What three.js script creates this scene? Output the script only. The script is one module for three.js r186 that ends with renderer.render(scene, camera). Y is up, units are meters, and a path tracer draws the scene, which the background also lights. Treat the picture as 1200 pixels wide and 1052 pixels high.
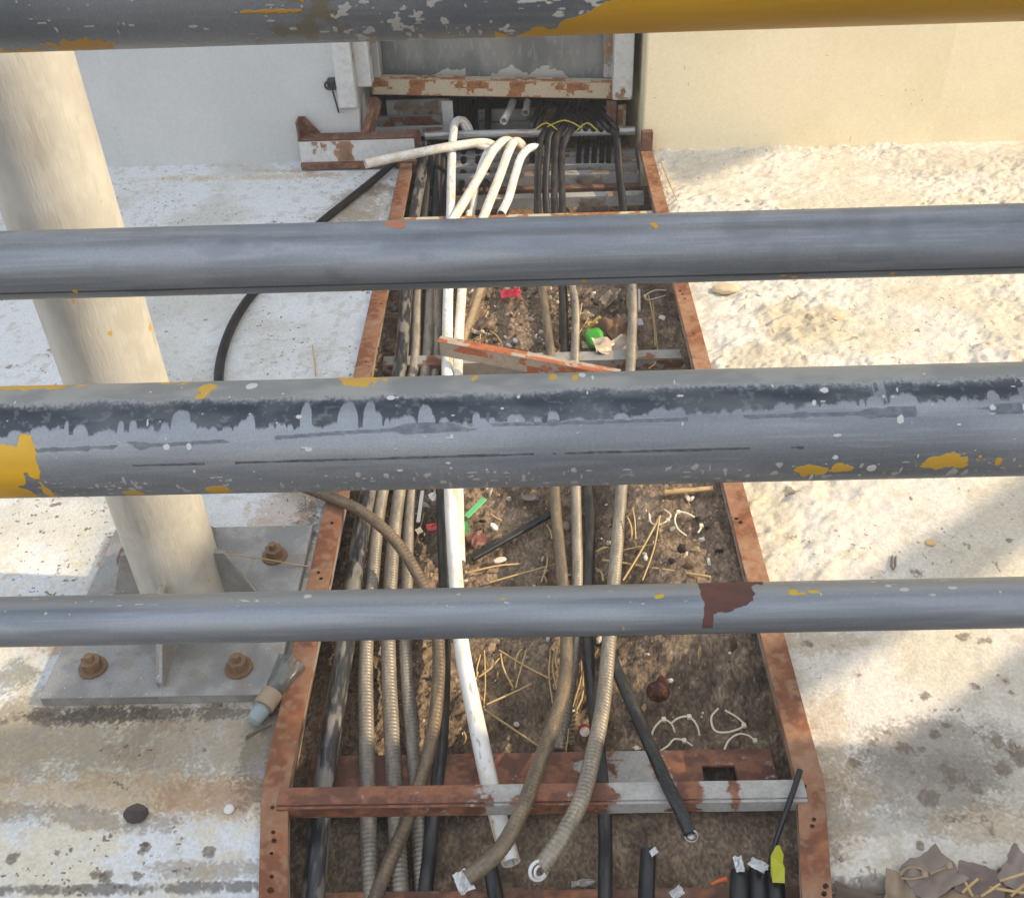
import * as THREE from 'three';
import { mergeGeometries, mergeVertices, toCreasedNormals } from 'three/addons/utils/BufferGeometryUtils.js';
import { RoundedBoxGeometry } from 'three/addons/geometries/RoundedBoxGeometry.js';

// ---------------------------------------------------------------- camera, sky, sun, exposure
const scene = new THREE.Scene();
const F = 1198, PITCH = 38.13 * Math.PI / 180, YAW = 1.53 * Math.PI / 180, ROLL = 2.24 * Math.PI / 180, EYE = 1.0;
const camera = new THREE.PerspectiveCamera(2 * Math.atan(526 / F) * 180 / Math.PI, 1024 / 897, 0.02, 500);
camera.position.set(0, EYE, 0);
camera.rotation.set(-PITCH, YAW, -ROLL, 'YXZ');
camera.updateMatrixWorld(true);

const SUN = new THREE.Vector3(0.826, 0.559, 0.072).normalize();
const renderer = new THREE.WebGLRenderer({ antialias: true });
renderer.setSize(1024, 897);
renderer.toneMapping = THREE.LinearToneMapping;
renderer.toneMappingExposure = 1.8;
renderer.outputColorSpace = THREE.SRGBColorSpace;
renderer.shadowMap.enabled = true;

{ // clear evening sky, blue above, pale and warm along the horizon
  const W = 256, Hh = 128, d = new Float32Array(W * Hh * 4);
  for (let j = 0; j < Hh; j++) for (let i = 0; i < W; i++) {
    const v = (j + 0.5) / Hh, u = (i + 0.5) / W, el = (v - 0.5) * Math.PI, az = (u - 0.5) * 2 * Math.PI;
    const dir = new THREE.Vector3(Math.cos(el) * Math.cos(az), Math.sin(el), Math.cos(el) * Math.sin(az));
    const up = Math.max(0, dir.y), h = Math.pow(1 - up, 3.2);
    const g = Math.max(0, dir.dot(SUN)), glow = 0.55 * Math.pow(g, 5) + 0.9 * Math.pow(g, 40);
    const k = dir.y < 0 ? 0.35 : 1;
    const o = (j * W + i) * 4;
    d[o] = k * (0.50 * (1 - h) + 0.88 * h + glow * 1.0);
    d[o + 1] = k * (0.57 * (1 - h) + 0.86 * h + glow * 0.8);
    d[o + 2] = k * (0.70 * (1 - h) + 0.82 * h + glow * 0.5);
    d[o + 3] = 1;
  }
  const t = new THREE.DataTexture(d, W, Hh, THREE.RGBAFormat, THREE.FloatType);
  t.mapping = THREE.EquirectangularReflectionMapping; t.magFilter = THREE.LinearFilter; t.minFilter = THREE.LinearFilter;
  t.colorSpace = THREE.LinearSRGBColorSpace; t.needsUpdate = true;
  scene.background = t; scene.environment = t;
  scene.backgroundIntensity = 1.25; scene.environmentIntensity = 1.25;
}
const sun = new THREE.DirectionalLight(new THREE.Color().setRGB(1, 0.81, 0.56), 3.4);
sun.target.position.set(0, 0, -1.2); sun.position.copy(SUN).multiplyScalar(12).add(sun.target.position);
sun.castShadow = true; sun.shadow.mapSize.set(4096, 4096); sun.shadow.radius = 1.5;
Object.assign(sun.shadow.camera, { left: -4, right: 4, top: 4, bottom: -4, near: 0.5, far: 30 });
scene.add(sun, sun.target);

// ---------------------------------------------------------------- helpers
let seed = 7;
const rnd = () => { seed = (seed + 0x6d2b79f5) | 0; let t = Math.imul(seed ^ (seed >>> 15), 1 | seed); t = (t + Math.imul(t ^ (t >>> 7), 61 | t)) ^ t; return ((t ^ (t >>> 14)) >>> 0) / 4294967296; };
const rr = (a, b) => a + (b - a) * rnd();
const clamp = (x, a = 0, b = 1) => x < a ? a : x > b ? b : x;
const ss = (a, b, x) => { const t = clamp((x - a) / (b - a)); return t * t * (3 - 2 * t); };
const hsh = (x, y, s) => { let n = Math.imul(x | 0, 374761393) + Math.imul(y | 0, 668265263) + Math.imul(s | 0, 974634777); n = Math.imul(n ^ (n >>> 13), 1274126177); return ((n ^ (n >>> 16)) >>> 0) / 4294967296; };
function vn(x, y, s = 0) {
  const xi = Math.floor(x), yi = Math.floor(y), fx = x - xi, fy = y - yi, u = fx * fx * (3 - 2 * fx), v = fy * fy * (3 - 2 * fy);
  const a = hsh(xi, yi, s), b = hsh(xi + 1, yi, s), c = hsh(xi, yi + 1, s), e = hsh(xi + 1, yi + 1, s);
  return a + (b - a) * u + (c - a) * v + (a - b - c + e) * u * v;
}
function fbm(x, y, o = 4, s = 0) { let a = 0.5, r = 0, n = 0; for (let i = 0; i < o; i++) { r += a * vn(x, y, s + i * 17); n += a; a *= 0.5; x = x * 2.03 + 11.3; y = y * 2.03 + 5.7; } return r / n; }
const mix = (a, b, t) => [a[0] + (b[0] - a[0]) * t, a[1] + (b[1] - a[1]) * t, a[2] + (b[2] - a[2]) * t];

// a direction read off the photograph (1200 x 1052) met with a plane of the place
const RM = new THREE.Matrix4().extractRotation(camera.matrixWorld);
const dirOf = (px, py) => new THREE.Vector3((px - 600) / F, (526 - py) / F, -1).applyMatrix4(RM);
const P = (px, py, h = 0) => { const d = dirOf(px, py), t = (h - EYE) / d.y; return new THREE.Vector3(d.x * t, h, d.z * t); };        // on the level h
const Z = (px, py, z) => { const d = dirOf(px, py), t = z / d.z; return new THREE.Vector3(d.x * t, EYE + d.y * t, z); };              // on the plane z

function texture(w, h, fn, srgb = true, repeat = true) {     // fn(u, v, x, y) -> [r,g,b] 0..1
  const d = new Uint8Array(w * h * 4);
  for (let y = 0; y < h; y++) for (let x = 0; x < w; x++) {
    const c = fn((x + 0.5) / w, (y + 0.5) / h, x, y), o = (y * w + x) * 4;
    d[o] = clamp(c[0]) * 255; d[o + 1] = clamp(c[1]) * 255; d[o + 2] = clamp(c[2]) * 255; d[o + 3] = 255;
  }
  const t = new THREE.DataTexture(d, w, h, THREE.RGBAFormat);
  t.wrapS = t.wrapT = repeat ? THREE.RepeatWrapping : THREE.ClampToEdgeWrapping;
  t.magFilter = THREE.LinearFilter; t.minFilter = THREE.LinearMipmapLinearFilter; t.generateMipmaps = true;
  if (srgb) t.colorSpace = THREE.SRGBColorSpace;
  t.needsUpdate = true; return t;
}
const S = (r, g, b) => [r / 255, g / 255, b / 255];
const std = (o) => new THREE.MeshStandardMaterial(o);
const hex = (r, g, b) => new THREE.Color().setRGB(r / 255, g / 255, b / 255, THREE.SRGBColorSpace);

const names = {};
const numbered = (n) => { const k = names[n] = (names[n] ?? -1) + 1; return k ? n + '_' + String(k).padStart(3, '0') : n; };
function mesh(name, geo, mat, parent) {
  const m = new THREE.Mesh(Array.isArray(geo) ? (geo.length > 1 ? mergeGeometries(geo.map(norm)) : geo[0]) : geo, mat);
  m.castShadow = m.receiveShadow = true;
  if (parent) { m.name = name; parent.add(m); } else { m.name = numbered(name); scene.add(m); }
  return m;
}
function norm(g) { g = g.index ? g.toNonIndexed() : g; for (const k of Object.keys(g.attributes)) if (!['position', 'normal', 'uv'].includes(k)) g.deleteAttribute(k); if (!g.attributes.uv) g.setAttribute('uv', new THREE.BufferAttribute(new Float32Array(g.attributes.position.count * 2), 2)); return g; }
function thing(name, pos, label, category, group) {
  const o = new THREE.Group(); o.name = numbered(name); if (pos) o.position.copy(pos); scene.add(o);
  o.userData = { label, category }; if (group) o.userData.group = group; return o;
}
function tag(o, label, category, group) { o.userData = { label, category }; if (group) o.userData.group = group; return o; }
function struct(o) { o.userData = { kind: 'structure' }; return o; }
const box = (w, h, d, x = 0, y = 0, z = 0, r = 0.0015) => { const g = r ? new RoundedBoxGeometry(w, h, d, 1, Math.min(r, w / 2.2, h / 2.2, d / 2.2)) : new THREE.BoxGeometry(w, h, d); g.translate(x, y, z); return boxUV(g); };
function boxUV(g) {        // uv in metres by the face's main axis
  g = g.index ? g.toNonIndexed() : g; const p = g.attributes.position, n = g.attributes.normal, uv = new Float32Array(p.count * 2);
  for (let i = 0; i < p.count; i++) {
    const ax = Math.abs(n.getX(i)), ay = Math.abs(n.getY(i)), az = Math.abs(n.getZ(i));
    if (ay >= ax && ay >= az) { uv[2 * i] = p.getX(i); uv[2 * i + 1] = p.getZ(i); }
    else if (az >= ax) { uv[2 * i] = p.getX(i); uv[2 * i + 1] = p.getY(i); } else { uv[2 * i] = p.getZ(i); uv[2 * i + 1] = p.getY(i); }
  }
  g.setAttribute('uv', new THREE.BufferAttribute(uv, 2)); return g;
}
// a box laid between two points a and b (centres of its ends), w wide and h high
function bar(a, b, w, h, roll = 0, r = 0.001) {
  const L = a.distanceTo(b), g = box(w, h, L, 0, 0, 0, r), z = b.clone().sub(a).normalize();
  let x = new THREE.Vector3().crossVectors(new THREE.Vector3(0, 1, 0), z); if (x.lengthSq() < 1e-6) x.set(1, 0, 0); x.normalize();
  const y = new THREE.Vector3().crossVectors(z, x), m = new THREE.Matrix4().makeBasis(x, y, z);
  if (roll) g.rotateZ(roll);
  m.setPosition(a.clone().add(b).multiplyScalar(0.5)); g.applyMatrix4(m); return g;
}
// tube along points; pitch / amp give corrugation rings; wall > 0 makes it an open pipe
function tube(pts, r, o = {}) {
  const { pitch = 0, amp = 0, radial = 14, wall = 0, step = 0.012, r1 = r, wob = 0 } = o;
  const c = new THREE.CatmullRomCurve3(pts, false, 'centripetal'), L = c.getLength();
  const n = Math.min(1500, Math.max(6, Math.round(pitch ? L / pitch * 4 : L / step)));
  c.arcLengthDivisions = 400; const fr = c.computeFrenetFrames(n, false);
  const pos = [], uv = [], idx = [], ring = radial + 1;
  const rad = (i) => { const t = i / n; let q = r + (r1 - r) * t; if (pitch) q += amp * [1, 0.55, -1, 0.55][i % 4]; if (wob) q *= 1 + wob * (vn(t * L * 60, 3.1, 5) - 0.5); return q; };
  const push = (ctr, i, q, t) => { for (let k = 0; k <= radial; k++) { const a = k / radial * 2 * Math.PI, N = fr.normals[i], B = fr.binormals[i]; pos.push(ctr.x + q * (Math.cos(a) * N.x + Math.sin(a) * B.x), ctr.y + q * (Math.cos(a) * N.y + Math.sin(a) * B.y), ctr.z + q * (Math.cos(a) * N.z + Math.sin(a) * B.z)); uv.push(k / radial, t * L); } };
  for (let i = 0; i <= n; i++) push(c.getPointAt(i / n), i, rad(i), i / n);
  for (let i = 0; i < n; i++) for (let k = 0; k < radial; k++) { const a = i * ring + k, b = a + ring; idx.push(a, b, a + 1, b, b + 1, a + 1); }
  const link = (A, B) => { for (let k = 0; k < radial; k++) idx.push(A + k, B + k, A + k + 1, B + k, B + k + 1, A + k + 1); };
  for (const [i, t] of [[0, 0], [n, 1]]) {
    const ctr = c.getPointAt(t), q = rad(i);
    if (wall) { const A = pos.length / 3; push(ctr, i, q, t); push(ctr, i, q - wall, t); link(A, A + ring); const j = i ? Math.max(0, n - Math.ceil(6 * n * r / L)) : Math.min(n, Math.ceil(6 * n * r / L)); push(ctr, i, q - wall, t); push(c.getPointAt(j / n), j, r - wall, t); link(A + 2 * ring, A + 3 * ring); }
    else { const A = pos.length / 3; push(ctr, i, q, t); const C = pos.length / 3; pos.push(ctr.x, ctr.y, ctr.z); uv.push(0.5, t * L); for (let k = 0; k < radial; k++) idx.push(A + k, A + k + 1, C); }
  }
  const g = new THREE.BufferGeometry(); g.setAttribute('position', new THREE.Float32BufferAttribute(pos, 3)); g.setAttribute('uv', new THREE.Float32BufferAttribute(uv, 2)); g.setIndex(idx); g.computeVertexNormals();
  { // weld the seam normals
    const N = g.attributes.normal; for (let i = 0; i <= n; i++) { const a = i * ring, b = a + radial, x = N.getX(a) + N.getX(b), y = N.getY(a) + N.getY(b), z = N.getZ(a) + N.getZ(b), l = Math.hypot(x, y, z) || 1; N.setXYZ(a, x / l, y / l, z / l); N.setXYZ(b, x / l, y / l, z / l); }
  }
  return g;
}
const path = (a) => a.map(([x, y, h]) => P(x, y, h));

// ---------------------------------------------------------------- materials
function rustTex(paint, rust, cover, s, dust = 0.15) {       // paint over rust, uv in metres (1 tile = 0.5 m)
  return texture(512, 512, (u, v) => {
    const x = u * 8, y = v * 8, n = fbm(x, y, 5, s), f = fbm(u * 60, v * 60, 3, s + 40), w = fbm(u * 24, v * 24, 3, s + 9);
    let c = mix(rust, mix(rust, S(96, 60, 46), 0.5), ss(0.5, 0.85, w));
    c = mix(c, S(186, 118, 70), 0.5 * ss(0.55, 0.75, fbm(x * 2, y * 2, 3, s + 77)));
    c = mix(c, paint, ss(cover + 0.04, cover - 0.04, n + (f - 0.5) * 0.22));
    c = mix(c, S(150, 130, 108), dust * ss(0.45, 0.7, f));
    const k = 0.9 + 0.22 * (f - 0.3); return [c[0] * k, c[1] * k, c[2] * k];
  });
}
const rep = (t, x, y = x) => { t.repeat.set(x, y); return t; };
const noiseBump = rep(texture(512, 512, (u, v) => { const k = fbm(u * 40, v * 40, 4, 3); return [k, k, k]; }, false), 4);
const grain = rep(texture(512, 512, (u, v) => { const k = 0.55 * vn(u * 200, v * 200, 2) + 0.45 * fbm(u * 50, v * 50, 3, 8); return [k, k, k]; }, false), 4);
const mRail = std({ map: rep(rustTex(S(156, 112, 82), S(136, 84, 54), 0.50, 21, 0.5), 2), roughness: 0.72, metalness: 0.05, bumpMap: noiseBump, bumpScale: 0.0008 });
const mGalv = std({ map: rep(rustTex(S(172, 172, 168), S(142, 92, 66), 0.6, 31), 2), roughness: 0.5, metalness: 0.35, bumpMap: noiseBump, bumpScale: 0.0004 });
const mRustRed = std({ map: rep(rustTex(S(116, 84, 68), S(96, 62, 46), 0.5, 41, 0.3), 2), roughness: 0.8, bumpMap: noiseBump, bumpScale: 0.0008 });
const mWhiteRust = std({ map: rep(rustTex(S(206, 192, 164), S(160, 104, 58), 0.50, 51, 0.3), 4), roughness: 0.6, bumpMap: noiseBump, bumpScale: 0.0005 });
const mWhitePaint = std({ map: rep(rustTex(S(216, 218, 216), S(150, 120, 90), 0.70, 61, 0.1), 2), roughness: 0.55, bumpMap: noiseBump, bumpScale: 0.0003 });
const mGrey = std({ map: rep(rustTex(S(196, 198, 198), S(160, 150, 136), 0.6, 71), 2), roughness: 0.5, metalness: 0.3, bumpMap: noiseBump, bumpScale: 0.0003 });
function dusty(base, dust, s, amt = 0.5) { return rep(texture(256, 512, (u, v) => { const n = fbm(u * 6, v * 40, 4, s), f = fbm(u * 30, v * 160, 2, s + 3); let c = mix(base, dust, amt * ss(0.35, 0.7, n) + 0.25 * (f - 0.5)); const k = 0.88 + 0.26 * f; return [c[0] * k, c[1] * k, c[2] * k]; }), 1, 1); }
const mConduit = std({ map: dusty(S(132, 116, 92), S(164, 142, 110), 11), roughness: 0.72, metalness: 0.1 });
const mConduitDark = std({ map: dusty(S(76, 68, 60), S(128, 110, 88), 12, 0.7), roughness: 0.6, metalness: 0.1 });
const mBlack = std({ map: dusty(S(30, 31, 33), S(84, 80, 74), 13, 0.45), roughness: 0.42 });
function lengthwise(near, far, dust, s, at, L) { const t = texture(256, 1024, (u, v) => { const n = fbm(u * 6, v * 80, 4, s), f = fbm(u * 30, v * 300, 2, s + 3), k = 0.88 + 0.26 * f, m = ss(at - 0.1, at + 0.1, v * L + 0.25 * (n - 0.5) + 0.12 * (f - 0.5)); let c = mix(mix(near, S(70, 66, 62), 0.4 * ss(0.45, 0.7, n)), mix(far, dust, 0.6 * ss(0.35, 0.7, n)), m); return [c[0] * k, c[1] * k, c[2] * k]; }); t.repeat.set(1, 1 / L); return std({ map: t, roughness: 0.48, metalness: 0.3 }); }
const mShadeDustFar = lengthwise(S(30, 31, 33), S(132, 125, 113), S(166, 155, 136), 19, 0.72, 2.6), mShadeDustLeft = lengthwise(S(40, 40, 42), S(126, 119, 108), S(158, 148, 131), 20, 0.45, 2.6), mDustGrey = lengthwise(S(30, 31, 33), S(100, 88, 72), S(134, 114, 90), 22, 1.3, 2.6), mShadeDustBrown = lengthwise(S(30, 31, 33), S(108, 97, 82), S(142, 126, 104), 23, 0.72, 2.6);  // far dark of left conduits is painted shade, on black cables partly own colour
const mBlackClean = std({ map: dusty(S(24, 25, 27), S(46, 46, 46), 14, 0.5), roughness: 0.35 });
const mTan = std({ map: dusty(S(142, 124, 100), S(176, 156, 126), 15), roughness: 0.6 });
const mPVC = std({ map: dusty(S(224, 224, 220), S(196, 182, 156), 16, 0.45), roughness: 0.38 });
const mPVCaged = std({ map: dusty(S(224, 221, 212), S(202, 186, 156), 17, 0.5), roughness: 0.42 });
const mTie = std({ color: hex(226, 214, 184), roughness: 0.5 });
const mStraw = std({ map: dusty(S(196, 168, 116), S(158, 126, 80), 18, 0.7), roughness: 0.7 });
const mFoil = std({ color: hex(214, 214, 212), roughness: 0.4, metalness: 0.2, side: THREE.DoubleSide });

// ---------------------------------------------------------------- setting
{ // ground below and around the ledge
  const g = new THREE.PlaneGeometry(300, 300); g.rotateX(-Math.PI / 2);
  const t = rep(texture(512, 512, (u, v) => { const n = fbm(u * 8, v * 8, 5, 91), f = vn(u * 180, v * 180, 92); const c = mix(S(120, 108, 94), S(92, 82, 70), n); const k = 0.8 + 0.4 * f; return [c[0] * k, c[1] * k, c[2] * k]; }), 200);
  const m = struct(mesh('ground', g, std({ map: t, roughness: 0.95 }))); m.position.y = -0.30;
}
const specks = (x, z, s, d) => { const n = vn(x * d, z * d, s); return n; };
// stains on the painted concrete: [px, py, rx m, rz m, colour, strength, grain size 1/m, threshold]
const stain = (px, py, rx, rz, c, k, fr, th, rot = 0) => { const p = P(px, py); return { x: p.x, z: p.z, rx, rz, c, k, fr, th, ca: Math.cos(rot), sa: Math.sin(rot) }; };
function applyStains(c, list, x, z) {
  for (const s of list) {
    const dx = x - s.x, dz = z - s.z, a = (dx * s.ca + dz * s.sa) / s.rx, b = (-dx * s.sa + dz * s.ca) / s.rz, q = a * a + b * b;
    if (q > 1) continue;
    const n = 0.45 * fbm(x * s.fr * 0.6, z * s.fr * 0.6, 2, 200 + (s.fr | 0)) + 0.33 * fbm(x * s.fr * 3.1, z * s.fr * 3.1, 2, 231) + 0.22 * vn(x * 420, z * 420, 232), e = (1 - q);
    const w = s.k * 0.85 * ss(s.th + 0.13, s.th - 0.13, 1 - n - (e - 0.5) * 0.45);
    if (w > 0) c = mix(c, s.c, w);
  }
  return c;
}
const spots = (list) => list.map(([px, py, rpx]) => { const p = P(px, py); return { x: p.x, z: p.z, r: rpx }; });
function applySpots(c, list, x, z, col) {
  for (const s of list) { const dx = x - s.x, dz = z - s.z; if (Math.abs(dx) > s.r * 2 || Math.abs(dz) > s.r * 2) continue; const q = Math.hypot(dx, dz * 1.1) / s.r + (vn(x * 160, z * 160, 77) - 0.5) * 0.9 + (vn(x * 60, z * 60, 78) - 0.5) * 1.5 + (vn(x * 420, z * 420, 80) - 0.5) * 0.7; if (q < 1) c = mix(c, col, ss(1, 0.45, q) * (0.45 + 0.35 * vn(x * 300, z * 300, 79))); }
  return c;
}
const ZE = -0.538, ZF = -0.556, ZW = -2.455;
function slab(name, x0, x1, xFar, nx, nz, hfn, tex, uvx0, uvx1) {
  const xs = [], rows = [];
  for (let i = 0; i <= nx; i++) xs.push(x0 + (x1 - x0) * i / nx);
  const far = Array.from({ length: 12 }, (_, i) => x1 + (xFar - x1) * (i + 1) / 12); xs.push(...far);
  for (let j = 0; j <= nz; j++) rows.push([ZW - 0.01 + (ZF - ZW + 0.01) * j / nz, 0]);
  const R = 0.018; for (let k = 1; k <= 5; k++) { const a = k / 5 * Math.PI / 2; rows.push([ZF + R * Math.sin(a), -R * (1 - Math.cos(a))]); } rows.push([ZF + R - 0.012, -0.10], [ZF + R - 0.03, -0.2], [ZF + R - 0.05, -0.31]);
  const pos = [], uv = [], idx = [], w = xs.length;
  const sg = Math.sign(x1); for (const [z, dy] of rows) for (const x of xs) { const sh = sg * Math.max(0, z + 0.655) * 0.175 * ss(0.45, 0, Math.abs(x) - 0.312); pos.push(x - sh, dy + hfn(x, z) * (dy < -0.02 ? 0 : 1), z); uv.push((x - uvx0) / (uvx1 - uvx0), dy < -0.01 ? 0.975 + 0.025 * clamp(-dy / 0.31) : 0.97 * (z - ZW) / (ZE - ZW)); }
  for (let j = 0; j < rows.length - 1; j++) for (let i = 0; i < w - 1; i++) { const a = j * w + i, b = a + w; if (xs[1] > xs[0]) idx.push(a, b, a + 1, b, b + 1, a + 1); else idx.push(a, a + 1, b, b, a + 1, b + 1); }
  const g = new THREE.BufferGeometry(); g.setAttribute('position', new THREE.Float32BufferAttribute(pos, 3)); g.setAttribute('uv', new THREE.Float32BufferAttribute(uv, 2)); g.setIndex(idx); g.computeVertexNormals(); tex.wrapT = THREE.ClampToEdgeWrapping;
  return struct(mesh(name, g, std({ map: tex, roughness: 0.82, bumpMap: grain, bumpScale: 0.0006 })));
}
{ // left: smooth white painted concrete, dirty towards the front and beside the tray
  const UX0 = -0.305, UX1 = -1.355;
  const dirt = S(122, 104, 84), olive = S(136, 128, 104), rusty = S(150, 108, 76), dk = S(64, 56, 48);
  const st = [
    stain(150, 872, 0.36, 0.085, S(160, 148, 118), 0.54, 34, 0.50), stain(250, 870, 0.16, 0.10, dirt, 0.43, 60, 0.52), stain(60, 860, 0.2, 0.09, dirt, 0.43, 70, 0.5),
    stain(180, 928, 0.40, 0.030, S(168, 140, 104), 0.58, 26, 0.48, 0.02), stain(60, 955, 0.18, 0.02, dirt, 0.58, 50, 0.48, 0.12), stain(255, 935, 0.09, 0.035, rusty, 0.43, 40, 0.5),
    stain(190, 836, 0.24, 0.016, dk, 0.61, 80, 0.45), stain(90, 838, 0.12, 0.02, dk, 0.58, 90, 0.5), stain(320, 880, 0.05, 0.11, dk, 0.40, 70, 0.52),
    stain(128, 655, 0.022, 0.10, rusty, 0.61, 90, 0.40), stain(60, 745, 0.06, 0.05, rusty, 0.54, 70, 0.45), stain(20, 790, 0.05, 0.04, S(96, 98, 94), 0.58, 40, 0.45),
    stain(350, 640, 0.035, 0.14, dirt, 0.65, 80, 0.42), stain(375, 605, 0.05, 0.06, dk, 0.50, 90, 0.48), stain(340, 760, 0.03, 0.1, dk, 0.50, 90, 0.46), stain(330, 600, 0.06, 0.07, rusty, 0.36, 100, 0.55),
    stain(170, 1040, 0.4, 0.008, dk, 0.65, 60, 0.42), stain(240, 1020, 0.1, 0.016, dirt, 0.50, 80, 0.5),
    stain(430, 235, 0.10, 0.14, S(140, 122, 98), 0.65, 40, 0.46), stain(445, 222, 0.07, 0.05, S(96, 76, 58), 0.61, 60, 0.45), stain(400, 250, 0.09, 0.06, S(150, 134, 110), 0.58, 50, 0.5),
    stain(260, 208, 0.34, 0.028, S(186, 166, 134), 0.65, 40, 0.42, 0.03), stain(330, 200, 0.13, 0.02, S(178, 150, 112), 0.65, 40, 0.4, 0.1),
    stain(375, 205, 0.06, 0.025, rusty, 0.50, 60, 0.45),
  ];
  const sp = spots([[158, 952, 0.001], [325, 925, 0.007], [310, 955, 0.006], [240, 878, 0.003], [195, 388, 0.006], [205, 395, 0.005], [228, 684, 0.003], [297, 405, 0.006], [240, 375, 0.004], [390, 430, 0.005], [60, 410, 0.006], [10, 430, 0.008], [20, 428, 0.006], [62, 592, 0.004], [70, 590, 0.004], [155, 1000, 0.007], [160, 995, 0.005], [232, 998, 0.006], [100, 1025, 0.007], [110, 1028, 0.007], [145, 1026, 0.006], [190, 1020, 0.01], [60, 1000, 0.005], [10, 1005, 0.005], [120, 345, 0.004], [228, 240, 0.004]]);
  const tx = texture(1050, 1904, (u, v) => {
    const x = UX0 + (UX1 - UX0) * u, z = ZW + (ZE - ZW) * Math.min(1, v / 0.97);
    let c = S(208, 211, 212); const n = fbm(x * 7, z * 7, 4, 101), f = vn(x * 400, z * 400, 102), g = fbm(x * 60, z * 60, 3, 103);
    c = mix(c, S(190, 190, 184), ss(0.4, 0.75, n)); c = mix(c, S(176, 172, 160), 0.45 * ss(0.55, 0.75, g)); c = mix(c, S(212, 202, 176), 0.75 * ss(0.32, 0.6, 0.6 * fbm(x * 14, z * 14, 3, 108) + 0.4 * g) * (z > -1.2 ? ss(-1.2, -0.9, z) : 0));
    c = applyStains(c, st, x, z); c = applySpots(c, sp, x, z, S(92, 82, 70));
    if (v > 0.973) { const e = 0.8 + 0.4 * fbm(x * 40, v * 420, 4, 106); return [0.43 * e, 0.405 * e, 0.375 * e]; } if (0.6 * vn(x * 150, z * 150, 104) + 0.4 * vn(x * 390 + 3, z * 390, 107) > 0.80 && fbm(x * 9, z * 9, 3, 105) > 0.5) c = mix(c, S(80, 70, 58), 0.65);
    const k = 0.94 + 0.1 * f; return [c[0] * k, c[1] * k, c[2] * k];
  });
  slab('concrete_ledge', -0.312, -1.36, -7, 180, 330, (x, z) => 0.0035 * (fbm(x * 9, z * 9, 3, 111) - 0.5) + 0.0016 * (fbm(x * 50, z * 50, 3, 112) - 0.5), tx, UX0, UX1);
}
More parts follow.
